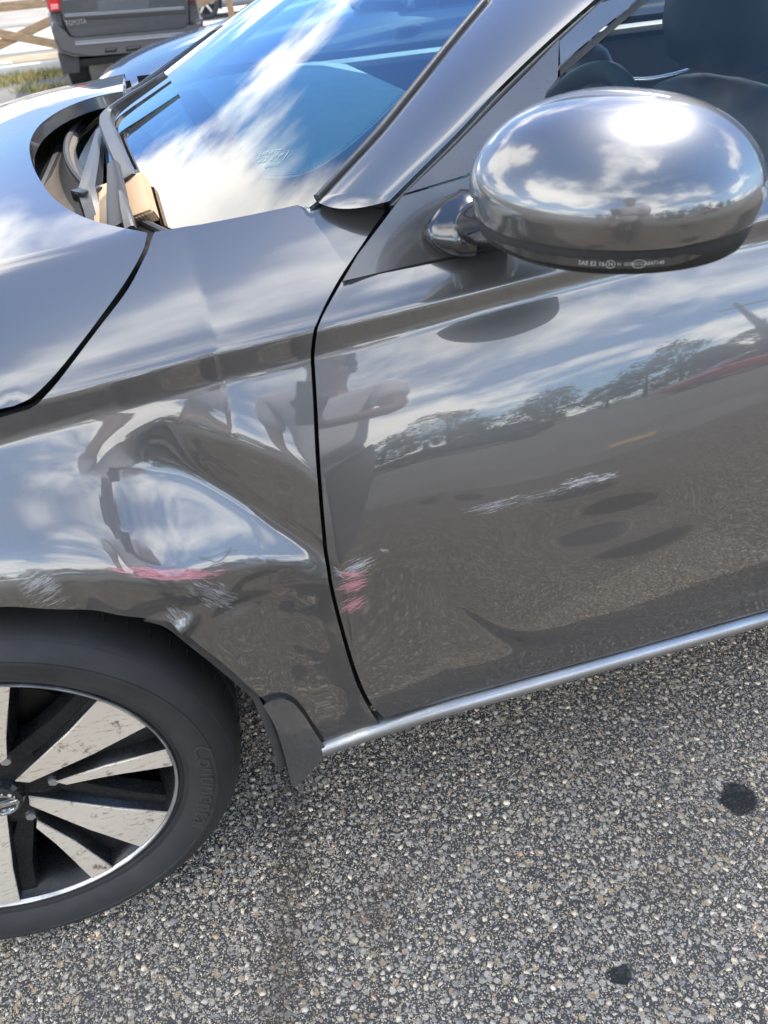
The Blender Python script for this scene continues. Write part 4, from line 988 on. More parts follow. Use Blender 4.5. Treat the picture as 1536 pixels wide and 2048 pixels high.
tr = lambda R, r, c, tilt, n=40: [[(c[0]+(R+r*math.cos(b))*math.sin(a)*math.sin(tilt)*-1+r*math.sin(b)*math.cos(tilt), c[1]+(R+r*math.cos(b))*math.cos(a), c[2]+(R+r*math.cos(b))*math.sin(a)*math.cos(tilt)+r*math.sin(b)*math.sin(tilt)) for b in np.linspace(0, 2*math.pi, 10, endpoint=False)] for a in np.linspace(0, 2*math.pi, n+1)]
SW = loft_obj('steering_wheel', tr(0.178, 0.016, (1.03, 0.56, 0.84), R_(-24)), M_LEATHER, CAR, True, False)
box('wheel_hub', (1.02, 0.56, 0.83), (0.06, 0.20, 0.13), M_INT, SW, rot=Matrix.Rotation(R_(-24), 3, 'Y'), bev=0.03)
def cushion(name, levels, mat, parent, n=36, k=3.0):
    """levels: (centre xyz, half width in y, half depth in x, shear) -> pillow-like loft"""
    rings = []
    for (x, y, z), hy, hx in levels:
        row = []
        for a in np.linspace(0, 2*math.pi, n, endpoint=False):
            c, s = math.cos(a), math.sin(a); e = 2/k
            row.append((x+hx*abs(s)**e*(1 if s >= 0 else -1), y+hy*abs(c)**e*(1 if c >= 0 else -1), z))
        rings.append(row)
    return loft_obj(name, rings, mat, parent, True, True, 60)
def seat(name, x0, y0, parent):
    S = bpy.data.objects.new(name, None); COL.objects.link(S); S.parent = parent
    cushion('backrest', [((x0-0.12,y0,0.42),0.22,0.05),((x0-0.10,y0,0.47),0.245,0.075),((x0-0.04,y0,0.65),0.25,0.08),((x0,y0,0.80),0.245,0.075),((x0+0.025,y0,0.88),0.225,0.068),((x0+0.035,y0,0.925),0.19,0.060),((x0+0.04,y0,0.952),0.15,0.05),((x0+0.042,y0,0.968),0.10,0.034),((x0+0.043,y0,0.974),0.05,0.015)], M_LEATHER, S)
    cushion('headrest', [((x0+0.035,y0,0.985),0.085,0.030),((x0+0.030,y0,1.00),0.115,0.046),((x0+0.03,y0,1.05),0.135,0.056),((x0+0.035,y0,1.13),0.138,0.056),((x0+0.045,y0,1.18),0.125,0.048),((x0+0.05,y0,1.20),0.09,0.03)], M_LEATHER, S, k=3.0)
    cushion('seat_cushion', [((x0-0.32,y0,0.36),0.22,0.23),((x0-0.32,y0,0.40),0.25,0.25),((x0-0.32,y0,0.46),0.25,0.25),((x0-0.32,y0,0.49),0.22,0.22)], M_LEATHER, S)
    for s in (-1, 1):
        tube('seam', spline([(x0-0.05,y0+s*0.10,0.70),(x0-0.06,y0+s*0.115,0.80),(x0-0.035,y0+s*0.12,0.90),(x0+0.0,y0+s*0.11,0.945)], 16), 0.0025, M_INT, S, 6)
        tube('headrest_post', [(x0+0.035,y0+s*0.07,0.95),(x0+0.035,y0+s*0.07,1.0)], 0.006, M_STEELD, S, 8)
    return S
M_STEELD = principled('dark_steel', (0.3,0.3,0.3), 0.3, 0.9)
seat('front_seat', 1.27, 0.55, CAR); seat('front_seat', 1.36, 1.27, CAR)
RS = bpy.data.objects.new('rear_seat', None); COL.objects.link(RS); RS.parent = CAR
cushion('rear_backrest', [((2.25,YC,0.42),0.62,0.07),((2.30,YC,0.60),0.66,0.09),((2.37,YC,0.88),0.64,0.07),((2.40,YC,0.95),0.58,0.04)], M_LEATHER, RS); cushion('rear_cushion', [((2.02,YC,0.36),0.62,0.24),((2.02,YC,0.42),0.65,0.26),((2.02,YC,0.47),0.60,0.22)], M_LEATHER, RS)
# far door trim, sunlight put into the ledge's pale colour, pull and buckle
M_LEDGE_LIT = worn('ledge_lit_tone', (0.20,0.20,0.185), (0.26,0.255,0.235), 10, 0.55, 0.1)
FD = loft_obj('far_door_trim', [[(x,1.70,0.30),(x,1.66,0.32),(x,1.63,0.62),(x,1.65,0.70),(x,1.64,0.86),(x,1.655,0.90),(x,1.71,0.915),(x,1.75,0.90),(x,1.75,0.30)] for x in (0.70,1.0,1.5,1.56)], M_INT, CAR, True, True, 40)
loft_obj('far_door_trim', [[(x,1.70,0.30),(x,1.66,0.32),(x,1.63,0.62),(x,1.65,0.70),(x,1.64,0.86),(x,1.655,0.90),(x,1.71,0.925),(x,1.75,0.91),(x,1.75,0.30)] for x in (1.62,1.9,2.4,2.5)], M_INT, CAR, True, True, 40)
for x0, x1 in ((0.80,1.54),(1.64,2.45)): box('trim_ledge', ((x0+x1)/2, 1.685, 0.922), (x1-x0, 0.085, 0.016), M_LEDGE_LIT, FD, bev=0.004)
tube('door_pull', spline([(1.78,1.63,0.80),(1.86,1.605,0.795),(1.98,1.605,0.805),(2.02,1.625,0.825)], 16), 0.008, principled('satin_chrome', (0.7,0.7,0.7), 0.25, 1.0), FD, 10)
bk = bpy.data.objects.new('seat_belt', None); COL.objects.link(bk); bk.parent = CAR
tube('belt_strap', [(1.60,1.665,1.30),(1.585,1.655,0.98),(1.56,1.645,0.60)], 0.022, principled('belt_web', (0.02,0.02,0.02), 0.8), bk, 8, up=(0,1,0), flat=0.12)
box('belt_tongue', (1.583, 1.640, 0.93), (0.045, 0.010, 0.07), principled('tongue_steel', (0.65,0.65,0.65), 0.25, 1.0), bk, bev=0.004)
box('belt_buckle', (1.583, 1.636, 0.885), (0.05, 0.02, 0.05), M_BLKPLASTIC, bk, bev=0.008)
# ---- body shell around it
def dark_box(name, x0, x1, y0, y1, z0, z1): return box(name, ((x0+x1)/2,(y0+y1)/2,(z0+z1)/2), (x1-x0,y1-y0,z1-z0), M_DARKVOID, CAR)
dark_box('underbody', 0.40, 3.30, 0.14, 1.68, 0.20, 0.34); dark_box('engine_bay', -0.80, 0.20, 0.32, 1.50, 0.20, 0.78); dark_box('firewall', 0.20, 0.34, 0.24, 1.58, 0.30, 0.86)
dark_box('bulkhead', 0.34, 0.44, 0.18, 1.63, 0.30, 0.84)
# inner skin of the door, cabin side
box('door_inner', (1.08, 0.155, 0.60), (0.92, 0.06, 0.56), M_INT, CAR, bev=0.02)
# roof
rr = []
for x, z, y0 in ((1.17,1.352,0.44),(1.30,1.398,0.40),(1.55,1.432,0.385),(1.9,1.442,0.38),(2.3,1.425,0.39),(2.62,1.375,0.42),(2.75,1.335,0.45)):
    yy = np.linspace(y0, 2*YC-y0, 24); t = (yy-YC)/(YC-y0)
    rr.append([(x-0.09*(1-k*k)*(x < 1.25), y, z-0.035*abs(k)**2.6) for y, k in zip(yy, t)])
V, F = loft(rr, False, False); V2 = [(x, y, z-0.03) for x, y, z in V]; nV = len(V)
mesh_obj('roof', V, F, M_PAINT, CAR); mesh_obj('roof_lining', V2, F, worn('headliner', (0.30,0.29,0.27), (0.36,0.35,0.33), 20, 0.9, 0.1), CAR)
# roof rails, B pillars, rear pillars on both sides
for sgn in (1, -1):
    m = lambda x, y, z: (x, YC-sgn*(YC-y), z)
    tube('roof_rail', spline([m(1.15,0.415,1.325),m(1.30,0.375,1.375),m(1.9,0.355,1.405),m(2.6,0.40,1.345),m(2.8,0.43,1.29)], 24), 0.032, M_PAINT, CAR, 10)
    tube('centre_pillar', [m(1.58,0.13,0.92),m(1.60,0.25,1.15),m(1.63,0.36,1.40)], 0.045, M_GLOSSBLK, CAR, 8, up=(0,1,0), flat=0.35)
    tube('rear_pillar', spline([m(2.6,0.40,1.35),m(2.9,0.34,1.18),m(3.25,0.24,0.98)], 12), 0.06, M_PAINT, CAR, 10)
# far A pillar
loft_obj('far_pillar', [[(a[0],2*YC-a[1],a[2]),(b[0],2*YC-b[1],b[2]),(b[0],2*YC-b[1]-0.02,b[2]-0.03),(a[0],2*YC-a[1]-0.02,a[2]-0.03)] for a, b in zip(iP, oP)], M_PAINT, CAR)
# rear flank, tail, nose and far flank as painted shells that repeat the section of the door
sx = S_DOOR.P[-5]; zsec = sx[::6]; zsec = zsec[(zsec[:, 2] > 0.24) & (zsec[:, 2] < 0.955)]
def flank(x): 
    t = max(0, (x-2.6)/1.1); return [(x, p[1]+0.16*t**2.2, p[2]+0.02*t) for p in zsec]
rear = [flank(x) for x in (1.615,1.9,2.2)]; rear2 = [flank(x) for x in (2.2,2.34)]
V, F = loft(rear, False, False); mesh_obj('rear_door', V, F, M_PAINT, CAR)
full = [flank(x) for x in np.linspace(2.2, 3.55, 10)]
rw = 2.712
V = []; 
rows = [[(p[0], p[1], p[2]) for p in r] for r in full]; nz = len(zsec); V = [p for r in rows for p in r]; F = []
for i in range(len(rows)-1):
    for j in range(nz-1):
        c = np.mean([rows[i][j], rows[i+1][j], rows[i][j+1], rows[i+1][j+1]], axis=0)
        if (c[0]-rw)**2+(c[2]-0.33)**2 < 0.355**2: continue
        F.append((i*nz+j, (i+1)*nz+j, (i+1)*nz+j+1, i*nz+j+1))
mesh_obj('rear_quarter', V, F, M_PAINT, CAR)
tail = [[(x, YC+(YC-y0)*math.cos(a)*-1, z) for a in np.linspace(0, math.pi, 20)] for x, y0, z in ((3.45,0.10,0.30),(3.60,0.14,0.45),(3.66,0.16,0.70),(3.66,0.18,0.90),(3.60,0.22,0.985),(3.2,0.24,1.0),(2.78,0.42,1.30))]
tail = [[(x-0.16*abs((y-YC)/YC)**3, y, z) for x, y, z in r] for r in tail]; V, F = loft(tail, False, False); mesh_obj('tail', V, F, M_PAINT, CAR)
far = [[(x, 2*YC-p[1], p[2]) for p in zsec] for x in (0.40,1.0,1.6,2.3)]; V, F = loft(far, False, False); mesh_obj('far_flank', V, F, M_PAINT, CAR)
far = [[(x, 2*YC-p[1]-0.05-0.25*max(0, -0.2-x)**1.6, p[2]-0.10*(0.4-x)) for p in zsec if p[2] > 0.68] for x in (-0.7,-0.3,0.0,0.38)]; V, F = loft(far, False, False); mesh_obj('far_fender', V, F, M_PAINT, CAR)
nose = [[(x+0.35*abs((y-YC)/YC)**3.0, y, z) for y in np.linspace(0.10, 2*YC-0.10, 24)] for x, z in ((-0.80,0.20),(-0.88,0.28),(-0.93,0.45),(-0.93,0.55),(-0.86,0.66),(-0.74,0.72))]
V, F = loft(nose, False, False); mesh_obj('front_bumper', V, F, M_PAINT, CAR)
side = [[(x, 0.06+0.30*max(0, -0.30-x)**1.6+0.01, z) for z in (0.25,0.40,0.55,0.64)] for x in (-0.75,-0.6,-0.45,-0.37)]; V, F = loft(side, False, False); mesh_obj('bumper_corner', V, F, M_PAINT, CAR)
# the three other wheels, plainly
for x, y, fl in ((rw,0.03,1),(0,2*YC-0.03,-1),(rw,2*YC-0.03,-1)):
    w = WHEEL.copy(); COL.objects.link(w); w.parent = CAR; w.location = (x, y, 0.323); w.rotation_euler = (0, 0, 0 if fl > 0 else math.pi)
    for ch in WHEEL.children:
        if ch.name.split('.')[0] in ('tyre', 'rim', 'back_plate', 'centre_cap'): copy_tree(ch, w)
# ---- a cardboard box wedged against the foot of the windscreen
def carton():
    B = empty('cardboard_box', (0,0,0), 0, 'small brown cardboard box tucked under the wiper at the windshield base', 'box')
    def ex(t, b):
        tc = t.add('ShaderNodeTexCoord').outputs['Object']; n = t.noise(tc, 30, 5, 0.6)
        w = t.add('ShaderNodeTexWave', wave_type='BANDS', bands_direction='DIAGONAL'); t.set(w.inputs['Vector'], tc); w.inputs['Scale'].default_value = 90
        t.set(b.inputs['Base Color'], t.mix(n, (0.36,0.235,0.13), (0.44,0.30,0.175)))
        bp = t.add('ShaderNodeBump'); bp.inputs['Strength'].default_value = 0.12; bp.inputs['Distance'].default_value = 0.001; t.set(bp.inputs['Height'], w.outputs[1]); t.set(b.inputs['Normal'], bp)
    m = principled('cardboard', (0.4,0.27,0.15), 0.85, extra=ex)
    th = 0.018; p = {k: gl(px, th) for k, px in (('tl',(184,374)),('tr',(284,341)),('br',(305,419)),('bl',(186,462)))}
    n = np.array([-0.42,-0.05,0.9]); n /= np.linalg.norm(n)
    tl, tr_, br, bl = [p[k]-n*th for k in ('tl','tr','br','bl')]
    V = [tl+n*th, tr_+n*th, br+n*th, bl+n*th, tl+n*0.002, tr_+n*0.002, br+n*0.002, bl+n*0.002]
    bm = bmesh.new(); vs = [bm.verts.new(tuple(v)) for v in V]
    for f in ((0,1,2,3),(7,6,5,4),(0,4,5,1),(1,5,6,2),(2,6,7,3),(3,7,4,0)): bm.faces.new([vs[i] for i in f])
    bmesh.ops.bevel(bm, geom=bm.edges[:], offset=0.0025, segments=2, affect='EDGES')
    bm_obj('carton', bm, m, B, True, 30)
    # fluted end: a row of little corrugation ribs
    bm = bmesh.new(); e = br-bl; L = np.linalg.norm(e); e /= L; k = int(L/0.005)
    for i in range(2, k-1):
        c = bl+e*(i*0.005)+n*(th*0.5)+np.cross(e, n)*0.001*0; bm_box(bm, Vector(c+np.cross(n, e)*-0.0005), (0.0018, 0.004, th*0.8), Matrix((tuple(e), tuple(np.cross(n, e)), tuple(n))).transposed())
    bm_obj('corrugation', bm, principled('flute_brown', (0.22,0.14,0.075), 0.9), B, False)['kind'] = 'stuff'
carton()
# ------------------------------------------------------------------ surroundings
def car_paint(name, base, metal=0.3):
    return principled(name, base, 0.35, metal, 1.0, 0.02)
M_CARGLASS = principled('dark_window', (0.02,0.025,0.028), 0.03, 0, 0.5)
M_TY = worn('plain_tyre', (0.015,0.015,0.015), (0.026,0.025,0.024), 10, 0.7, 0.1)
M_ALLOY = principled('plain_alloy', (0.5,0.5,0.5), 0.3, 0.9)
M_LAMP = principled('clear_lamp', (0.6,0.62,0.62), 0.08, 0.2, 1.0); M_RED = principled('red_lamp', (0.45,0.012,0.012), 0.12, 0, 1.0)
def simple_wheel(parent, x, y, r, sgn):
    w = bpy.data.objects.new('wheel', None); COL.objects.link(w); w.parent = parent; w.location = (x, y, r)
    o = lambda prof: [(a*r/0.32, b*sgn) for a, b in prof]
    loft_obj('tyre', lathe_rings(o([(0.21,-0.01),(0.24,-0.004),(0.28,0.0),(0.31,-0.015),(0.32,-0.04),(0.32,-0.17),(0.30,-0.19),(0.21,-0.20)]), 48), M_TY, w, True, False, 40)
    loft_obj('rim', lathe_rings(o([(0.21,-0.008),(0.205,-0.03),(0.14,-0.035),(0.06,-0.02),(0.001,-0.015)]), 40), M_DARKVOID, w, True, False, 30)
    for k in range(5):
        a = 2*math.pi*k/5+0.3; box('spoke', (0.125*math.cos(a)*r/0.32, sgn*-0.014, 0.125*math.sin(a)*r/0.32), (0.17*r/0.32, 0.02, 0.045), M_ALLOY, w, rot=Matrix.Rotation(-a, 3, 'Y'), bev=0.004)
    return w
def sedan(label, loc, rz, paint, group=None, L=4.5, fine=1, name='parked_car'):
    """whole saloon: +x is the nose"""
    T = empty(name, loc, rz, label, 'car', group)
    st = np.array([  # x, half width, low z, top z, crown
        (2.28,0.50,0.36,0.56,0.02),(2.24,0.66,0.28,0.64,0.03),(2.12,0.80,0.22,0.71,0.04),(1.85,0.875,0.20,0.78,0.05),(1.3,0.895,0.19,0.87,0.055),(0.85,0.90,0.19,0.93,0.05),(0.4,0.90,0.19,0.945,0.03),(-0.5,0.90,0.19,0.955,0.02),(-1.3,0.895,0.20,0.975,0.03),(-1.8,0.875,0.22,1.00,0.04),(-2.1,0.83,0.28,0.99,0.03),(-2.22,0.74,0.40,0.90,0.02)], float)
    st[:, 0] *= L/4.5; S = spline(st, 40*fine); rings = []
    for x, hw, zl, zt, cr in S:
        h = zt-zl
        half = spline([(0,zl),(hw*0.8,zl),(hw*0.95,zl+0.06*h),(hw,zl+0.30*h),(hw,zl+0.55*h),(hw*0.985,zl+0.78*h),(hw*0.955,zl+0.90*h),(hw*0.90,zl+0.955*h),(hw*0.80,zt),(hw*0.45,zt+cr*0.75),(0,zt+cr)], 26)
        rings.append([(x, y, z) for y, z in half]+[(x, -y, z) for y, z in half[::-1][1:-1]])
    loft_obj('body', rings, paint, T, True, True, 60)
    k = L/4.5
    base = [(0.98*k,0.62),(0.80*k,0.76),(-0.5*k,0.79),(-1.3*k,0.76),(-1.72*k,0.60)]; zb = [0.965,0.955,0.955,0.975,1.01]
    top = [(0.20*k,0.48),(0.05*k,0.56),(-0.55*k,0.57),(-1.0*k,0.54),(-1.15*k,0.46)]; zt = [1.395,1.41,1.43,1.405,1.38]
    V = []; F = []
    for (x, y), z in list(zip(base, zb))+list(zip(top, zt)): V += [(x, y, z), (x, -y, z)]
    for i in range(4):
        a, b = 2*i, 2*i+2; F += [(a, b, b+10, a+10), (a+1, a+11, b+11, b+1)]
    F += [(0, 10, 11, 1), (8, 9, 19, 18)]
    mesh_obj('windows', V, F, M_CARGLASS, T, False)
    rr = []
    for (x, y), z in zip(top, zt):
        yy = np.linspace(-y-0.012, y+0.012, 12); rr.append([(x, q, z+0.004+0.035*(1-(q/(y+0.012))**2)) for q in yy])
    Vr, Fr = loft(rr, False, False); mesh_obj('roof', Vr, Fr, paint, T)
    for s in (1, -1):
        for i, w in ((0, 0.03), (2, 0.045), (4, 0.05), (1, 0.02)):
            tube('pillar', [(base[i][0], s*(base[i][1]+0.002), zb[i]-0.02), ((base[i][0]+top[i][0])/2, s*((base[i][1]+top[i][1])/2+0.008), (zb[i]+zt[i])/2), (top[i][0], s*(top[i][1]+0.004), zt[i]+0.005)], w, paint if i != 2 else M_GLOSSBLK, T, 8)
        tube('headlight', spline([(2.20*k,s*0.60,0.60),(2.10*k,s*0.74,0.635),(1.86*k,s*0.845,0.70)], 8), [0.05,0.062,0.066,0.06,0.05,0.04,0.03,0.012], M_LAMP, T, 10, up=(0,0,1), flat=0.6)
        tube('tail_lamp', spline([(-2.20*k,s*0.55,0.82),(-2.12*k,s*0.76,0.84),(-1.85*k,s*0.862,0.86)], 8), 0.055, M_RED, T, 10)
        box('door_mirror', (0.78*k, s*0.98, 1.0), (0.12, 0.18, 0.13), paint, T, bev=0.035)
        for x in (1.38*k, -1.32*k):
            simple_wheel(T, x, s*0.905, 0.325, s)
            a = np.linspace(R_(-25), R_(205), 24); V2, F2 = loft([[(x+r*math.cos(t), s*0.897, 0.33+r*math.sin(t)) for t in a] for r in (0.32, 0.385)], False, False); mesh_obj('wheel_arch', V2, F2, M_DARKVOID, T, False)
    box('grille', (2.215*k, 0, 0.50), (0.12, 0.9, 0.16), M_BLKPLASTIC, T, bev=0.04)
    return T
# neighbour, nose level with ours
NB = sedan('glossy dark blue car parked just beyond the grey bonnet', (2.42, 3.85, 0), math.pi+R_(-3), car_paint('midnight_blue', (0.006,0.009,0.020), 0.2), fine=2)
# cars beyond the fence and across the lot
sedan('white car standing behind the left end of the fence', (-5.3, 27.5, GZ), R_(4), car_paint('white_paint', (0.75,0.75,0.74), 0))
sedan('silver car parked beyond the fence right of the boxy vehicle', (3.5, 20.8, GZ), R_(8), car_paint('silver_paint', (0.28,0.29,0.31), 0.7))
sedan('red car across the lot mirrored in the door', (10.2, -12.4, 0), R_(184), car_paint('red_paint', (0.34,0.022,0.035), 0.2))
sedan('black car across the lot mirrored beside the shirt', (2.6, -14.2, 0), R_(178), car_paint('black_paint', (0.012,0.012,0.013), 0.2))
sedan('dark grey car across the lot left of the mirrored red one', (-4.0, -15.0, 0), R_(95), car_paint('slate_paint', (0.05,0.052,0.056), 0.5))

# ---- boxy vehicle in the back, seen from behind
def suv():
    yb = 10.6
    T = empty('sport_utility_vehicle', (float(on_plane([(247,60)], (0,1,0), yb)[0][0]), yb, 0), 0, 'dark grey boxy vehicle seen from behind beside the fence', 'car')
    ox = T.location.x
    q = lambda *pxs: [(float(p[0])-ox, float(p[2])) for p in on_plane(list(pxs), (0,1,0), yb)]
    hw = (q((405,40))[0][0]-q((96,40))[0][0])/2; cx = (q((405,40))[0][0]+q((96,40))[0][0])/2
    paint = car_paint('suv_grey', (0.060,0.062,0.066), 0.6); lowp = principled('suv_bumper_grey', (0.075,0.071,0.072), 0.35, 0.4, 0.6)
    zt = q((260,69))[0][1]; zb_low = q((250,106))[0][1]
    print('suv hw', hw, 'tailgate low z', zt, 'bumper low', zb_low)
    # body: rounded box section drawn backwards to forwards
    def sect(y, w, z0, z1): 
        pts = spline([(0,z0),(w*0.9,z0),(w*0.99,z0+0.08),(w,(z0+z1)*0.5),(w*0.975,z1-0.05),(w*0.93,z1),(0,z1+0.02)], 20)
        return [(cx+a, y, b) for a, b in pts]+[(cx-a, y, b) for a, b in pts[::-1][1:-1]]
    z1 = zt+0.42
    loft_obj('body', [sect(0.10, hw*0.97, zt-0.22, z1), sect(0.14, hw, zt-0.28, z1), sect(0.8, hw*1.0, 0.26, z1), sect(3.2, hw, 0.38, z1-0.02), sect(3.9, hw*0.97, 0.38, z1-0.08), sect(4.05, hw*0.85, 0.45, z1-0.2)], paint, T, True, True, 50)
    # greenhouse
    ga = lambda y, w, z: [(cx-w, y, z), (cx+w, y, z)]
    V = ga(0.10, hw*0.93, z1)+ga(2.7, hw*0.93, z1)+ga(0.32, hw*0.74, z1+0.52)+ga(2.1, hw*0.74, z1+0.52)
    mesh_obj('windows', V, [(0,1,5,4),(2,6,7,3),(0,4,6,2),(1,3,7,5)], M_CARGLASS, T, False)
    box('roof', (cx, 1.22, z1+0.56), (hw*1.52, 1.95, 0.09), paint, T, bev=0.035)
    for s in (1, -1):
        for y0, y1 in ((0.12, 0.33), (2.68, 2.08), (1.4, 1.35)): tube('pillar', [(cx+s*hw*0.93, y0, z1-0.02), (cx+s*hw*0.745, y1, z1+0.55)], 0.05, paint, T, 8)
    # tailgate, traced
    def plate(name, pts, y0, y1, mat, bev=0.012, corners=None, crown=0.03):
        pts = np.array(pts); bm = bmesh.new(); n = len(pts); c = pts.mean(0)
        f = [bm.verts.new((p[0], y0, p[1])) for p in pts]; b = [bm.verts.new((p[0], y1, p[1])) for p in pts]
        bm.faces.new(f); bm.faces.new(b[::-1])
        for i in range(n): bm.faces.new((f[i], f[(i+1) % n], b[(i+1) % n], b[i]))
        fe = [e for e in bm.edges if all(v in f for v in e.verts)]
        if bev: bmesh.ops.bevel(bm, geom=fe, offset=bev, segments=3, affect='EDGES')
        return bm_obj(name, bm, mat, T, True, 35)
    up = lambda p, d: (p[0], p[1]+d)
    tg = q((121,6),(126,38),(134,64),(141,74),(152,78),(368,60),(376,54),(378,44),(374,-14)); 
    tg = [tg[0]]+tg[1:]; lo_ = plate('tailgate', [(tg[0][0]-0.02, z1-0.0)]+tg+[(tg[-1][0]+0.01, z1)], -0.005, 0.15, paint, 0.02)
    # darker gap round it
    plate('tailgate_gap', [(tg[0][0]-0.05, z1)]+[(a-0.02 if a < cx else a+0.02, b-0.018) for a, b in tg]+[(tg[-1][0]+0.03, z1)], 0.03, 0.12, M_DARKVOID, 0)
    # swage across the tailgate and the plate recess
    bm = bmesh.new(); a, b = q((126,34),(372,18)); 
    V, F = loft([[(x, -0.004-d, zz+h) for d, h in ((0,0.03),(0.022,0.012),(0.024,-0.004),(0,-0.05))] for x, zz in ((a[0]+0.02, a[1]), (b[0]-0.02, b[1]))], False, False)
    me = mesh_obj('swage', V, F, paint, lo_); 
    plq = q((194,2),(300,-6),(298,20),(196,25)); plate('plate_recess', plq, -0.010, 0.02, principled('recess_grey', (0.09,0.095,0.105), 0.3, 0.5, 0.8), 0.006)
    # bumper
    bp = q((99,42),(104,62),(111,84),(122,104),(148,112),(190,110),(262,104),(330,94),(396,80),(406,60),(405,36),(390,42),(379,55),(368,63),(150,82),(136,78),(128,66),(118,44),(108,36))
    plate('rear_bumper', bp, -0.09, 0.25, lowp, 0.035)
    a, b = q((150,83),(372,64)); Vb, Fb = loft([[(x, yy, zz+h) for yy, h in ((0.06,0.022),(-0.06,0.020),(-0.105,0.002),(-0.108,-0.03))] for x, zz in (a, ((a[0]+b[0])/2, (a[1]+b[1])/2), b)], False, False); mesh_obj('bumper_step', Vb, Fb, principled('step_grey', (0.085,0.083,0.09), 0.3, 0.3, 0.7), T)
    for r in (((210,95),(233,93),(233,102),(210,104)), ((252,92),(281,89),(281,99),(252,102))): plate('bumper_slot', q(*r), -0.097, 0.0, M_DARKVOID, 0.0)
    for r in (((212,96),(231,94),(231,98),(212,100)), ((254,93),(279,90),(279,94),(254,97))): plate('slot_trim', q(*r), -0.105, -0.05, lowp, 0.004)
    # lamps
    plate('tail_lamp', q((90,-14),(119,-18),(121,21),(99,24),(95,8)), -0.035, 0.16, M_RED, 0.02); plate('lamp_lens', q((101,8),(116,7),(118,18),(103,20)), -0.045, 0.0, principled('pink_lens', (0.62,0.20,0.18), 0.15, 0, 1.0), 0.008)
    plate('tail_lamp', q((375,-30),(397,-32),(399,-2),(381,2)), -0.035, 0.16, M_RED, 0.02)
    # underside, flaps, tyres, exhaust
    fl = q((115,108),(158,112),(160,146),(126,150)); plate('mud_flap', fl, 0.05, 0.09, M_BLKPLASTIC, 0.006)
    f2 = [(2*cx-a, b) for a, b in fl][::-1]; plate('mud_flap', f2, 0.05, 0.09, M_BLKPLASTIC, 0.006)
    box('underbody', (cx, 1.9, 0.34), (hw*1.5, 3.6, 0.25), M_DARKVOID, T)
    for s in (1, -1):
        for y in (0.62, 3.2):
            w = bpy.data.objects.new('wheel', None); COL.objects.link(w); w.parent = T; w.location = (cx+s*(hw-0.03), y, 0.37+GZ)
            rot = [[(yy*s, r*math.cos(a), r*math.sin(a)) for a in np.linspace(0, 2*math.pi, 48, endpoint=False)] for r, yy in ((0.22,-0.02),(0.30,0.0),(0.345,-0.012),(0.36,-0.04),(0.36,-0.22),(0.33,-0.25),(0.2,-0.25))]
            loft_obj('tyre', rot, M_TY, w, True, False, 40)
            rot = [[(yy*s, r*math.cos(a), r*math.sin(a)) for a in np.linspace(0, 2*math.pi, 32, endpoint=False)] for r, yy in ((0.22,-0.015),(0.2,-0.05),(0.001,-0.03))]; loft_obj('rim', rot, M_ALLOY, w, True, False, 40)
    tube('exhaust', [(cx+0.45, 0.0, 0.28), (cx+0.45, 0.6, 0.30)], 0.035, M_STEELD, T, 12)
    # lettering on the tailgate
    c0 = q((152,45))[0]
    me = text_mesh('TOYOTA', 0.072, 0.003)
    place_text('lettering', me, lambda x, y, z: Vector((c0[0]+x*0.82, -0.012-z, c0[1]+y+x*0.0)), principled('chrome_letter', (0.78,0.78,0.8), 0.15, 1.0), lo_)
    return T
SUV = suv()

# ---- timber fence with crossed braces
def fence():
    yf = 15.3
    T = empty('timber_fence', (0, yf, 0), 0, 'low brown timber fence with crossed braces behind the parked vehicle', 'fence')
    w1 = worn('fence_timber', (0.235,0.155,0.085), (0.33,0.225,0.13), 7, 0.8, 0.35, bscale=60, stretch=(1,1,4))
    q = lambda px: (float(on_plane([px], (0,1,0), yf)[0][0]), float(on_plane([px], (0,1,0), yf)[0][2]))
    def beam(name, a, b, w, y, th):
        (x0, z0), (x1, z1) = a, b; L = math.hypot(x1-x0, z1-z0); ang = math.atan2(z1-z0, x1-x0)
        return box(name, ((x0+x1)/2, y, (z0+z1)/2), (L, th, w), w1, T, rot=Matrix.Rotation(-ang, 3, 'Y'), bev=0.006)
    xa, xb = q((110,60))[0], q((-20,60))[0]; zbot, ztop = q((60,131))[1], q((60,8))[1]; bay = 2.35
    x0 = q((2,60))[0]-1.0
    print('fence', zbot, ztop, q((0,15)), q((100,56)), q((0,132)), q((98,66)))
    xr = q((460,12))[0]
    xs_ = [xr-bay*k for k in range(5, -1, -1)]+[xr+bay*k for k in range(1, 5)]
    for x in xs_: box('post', (x, 0.0, (ztop+0.12+GZ-0.1)/2), (0.10, 0.10, ztop+0.12-GZ+0.1), w1, T, bev=0.006)
    for a, b in zip(xs_[:-1], xs_[1:]):
        beam('rail', (a+0.052, ztop), (b-0.052, ztop), 0.13, -0.03, 0.045); beam('rail', (a+0.052, zbot), (b-0.052, zbot), 0.13, -0.03, 0.045)
        beam('brace', (a+0.05, ztop-0.10), (b-0.05, zbot+0.10), 0.13, -0.012, 0.04); beam('brace', (a+0.05, zbot+0.10), (b-0.05, ztop-0.10), 0.13, 0.035, 0.04)
    return T
fence()
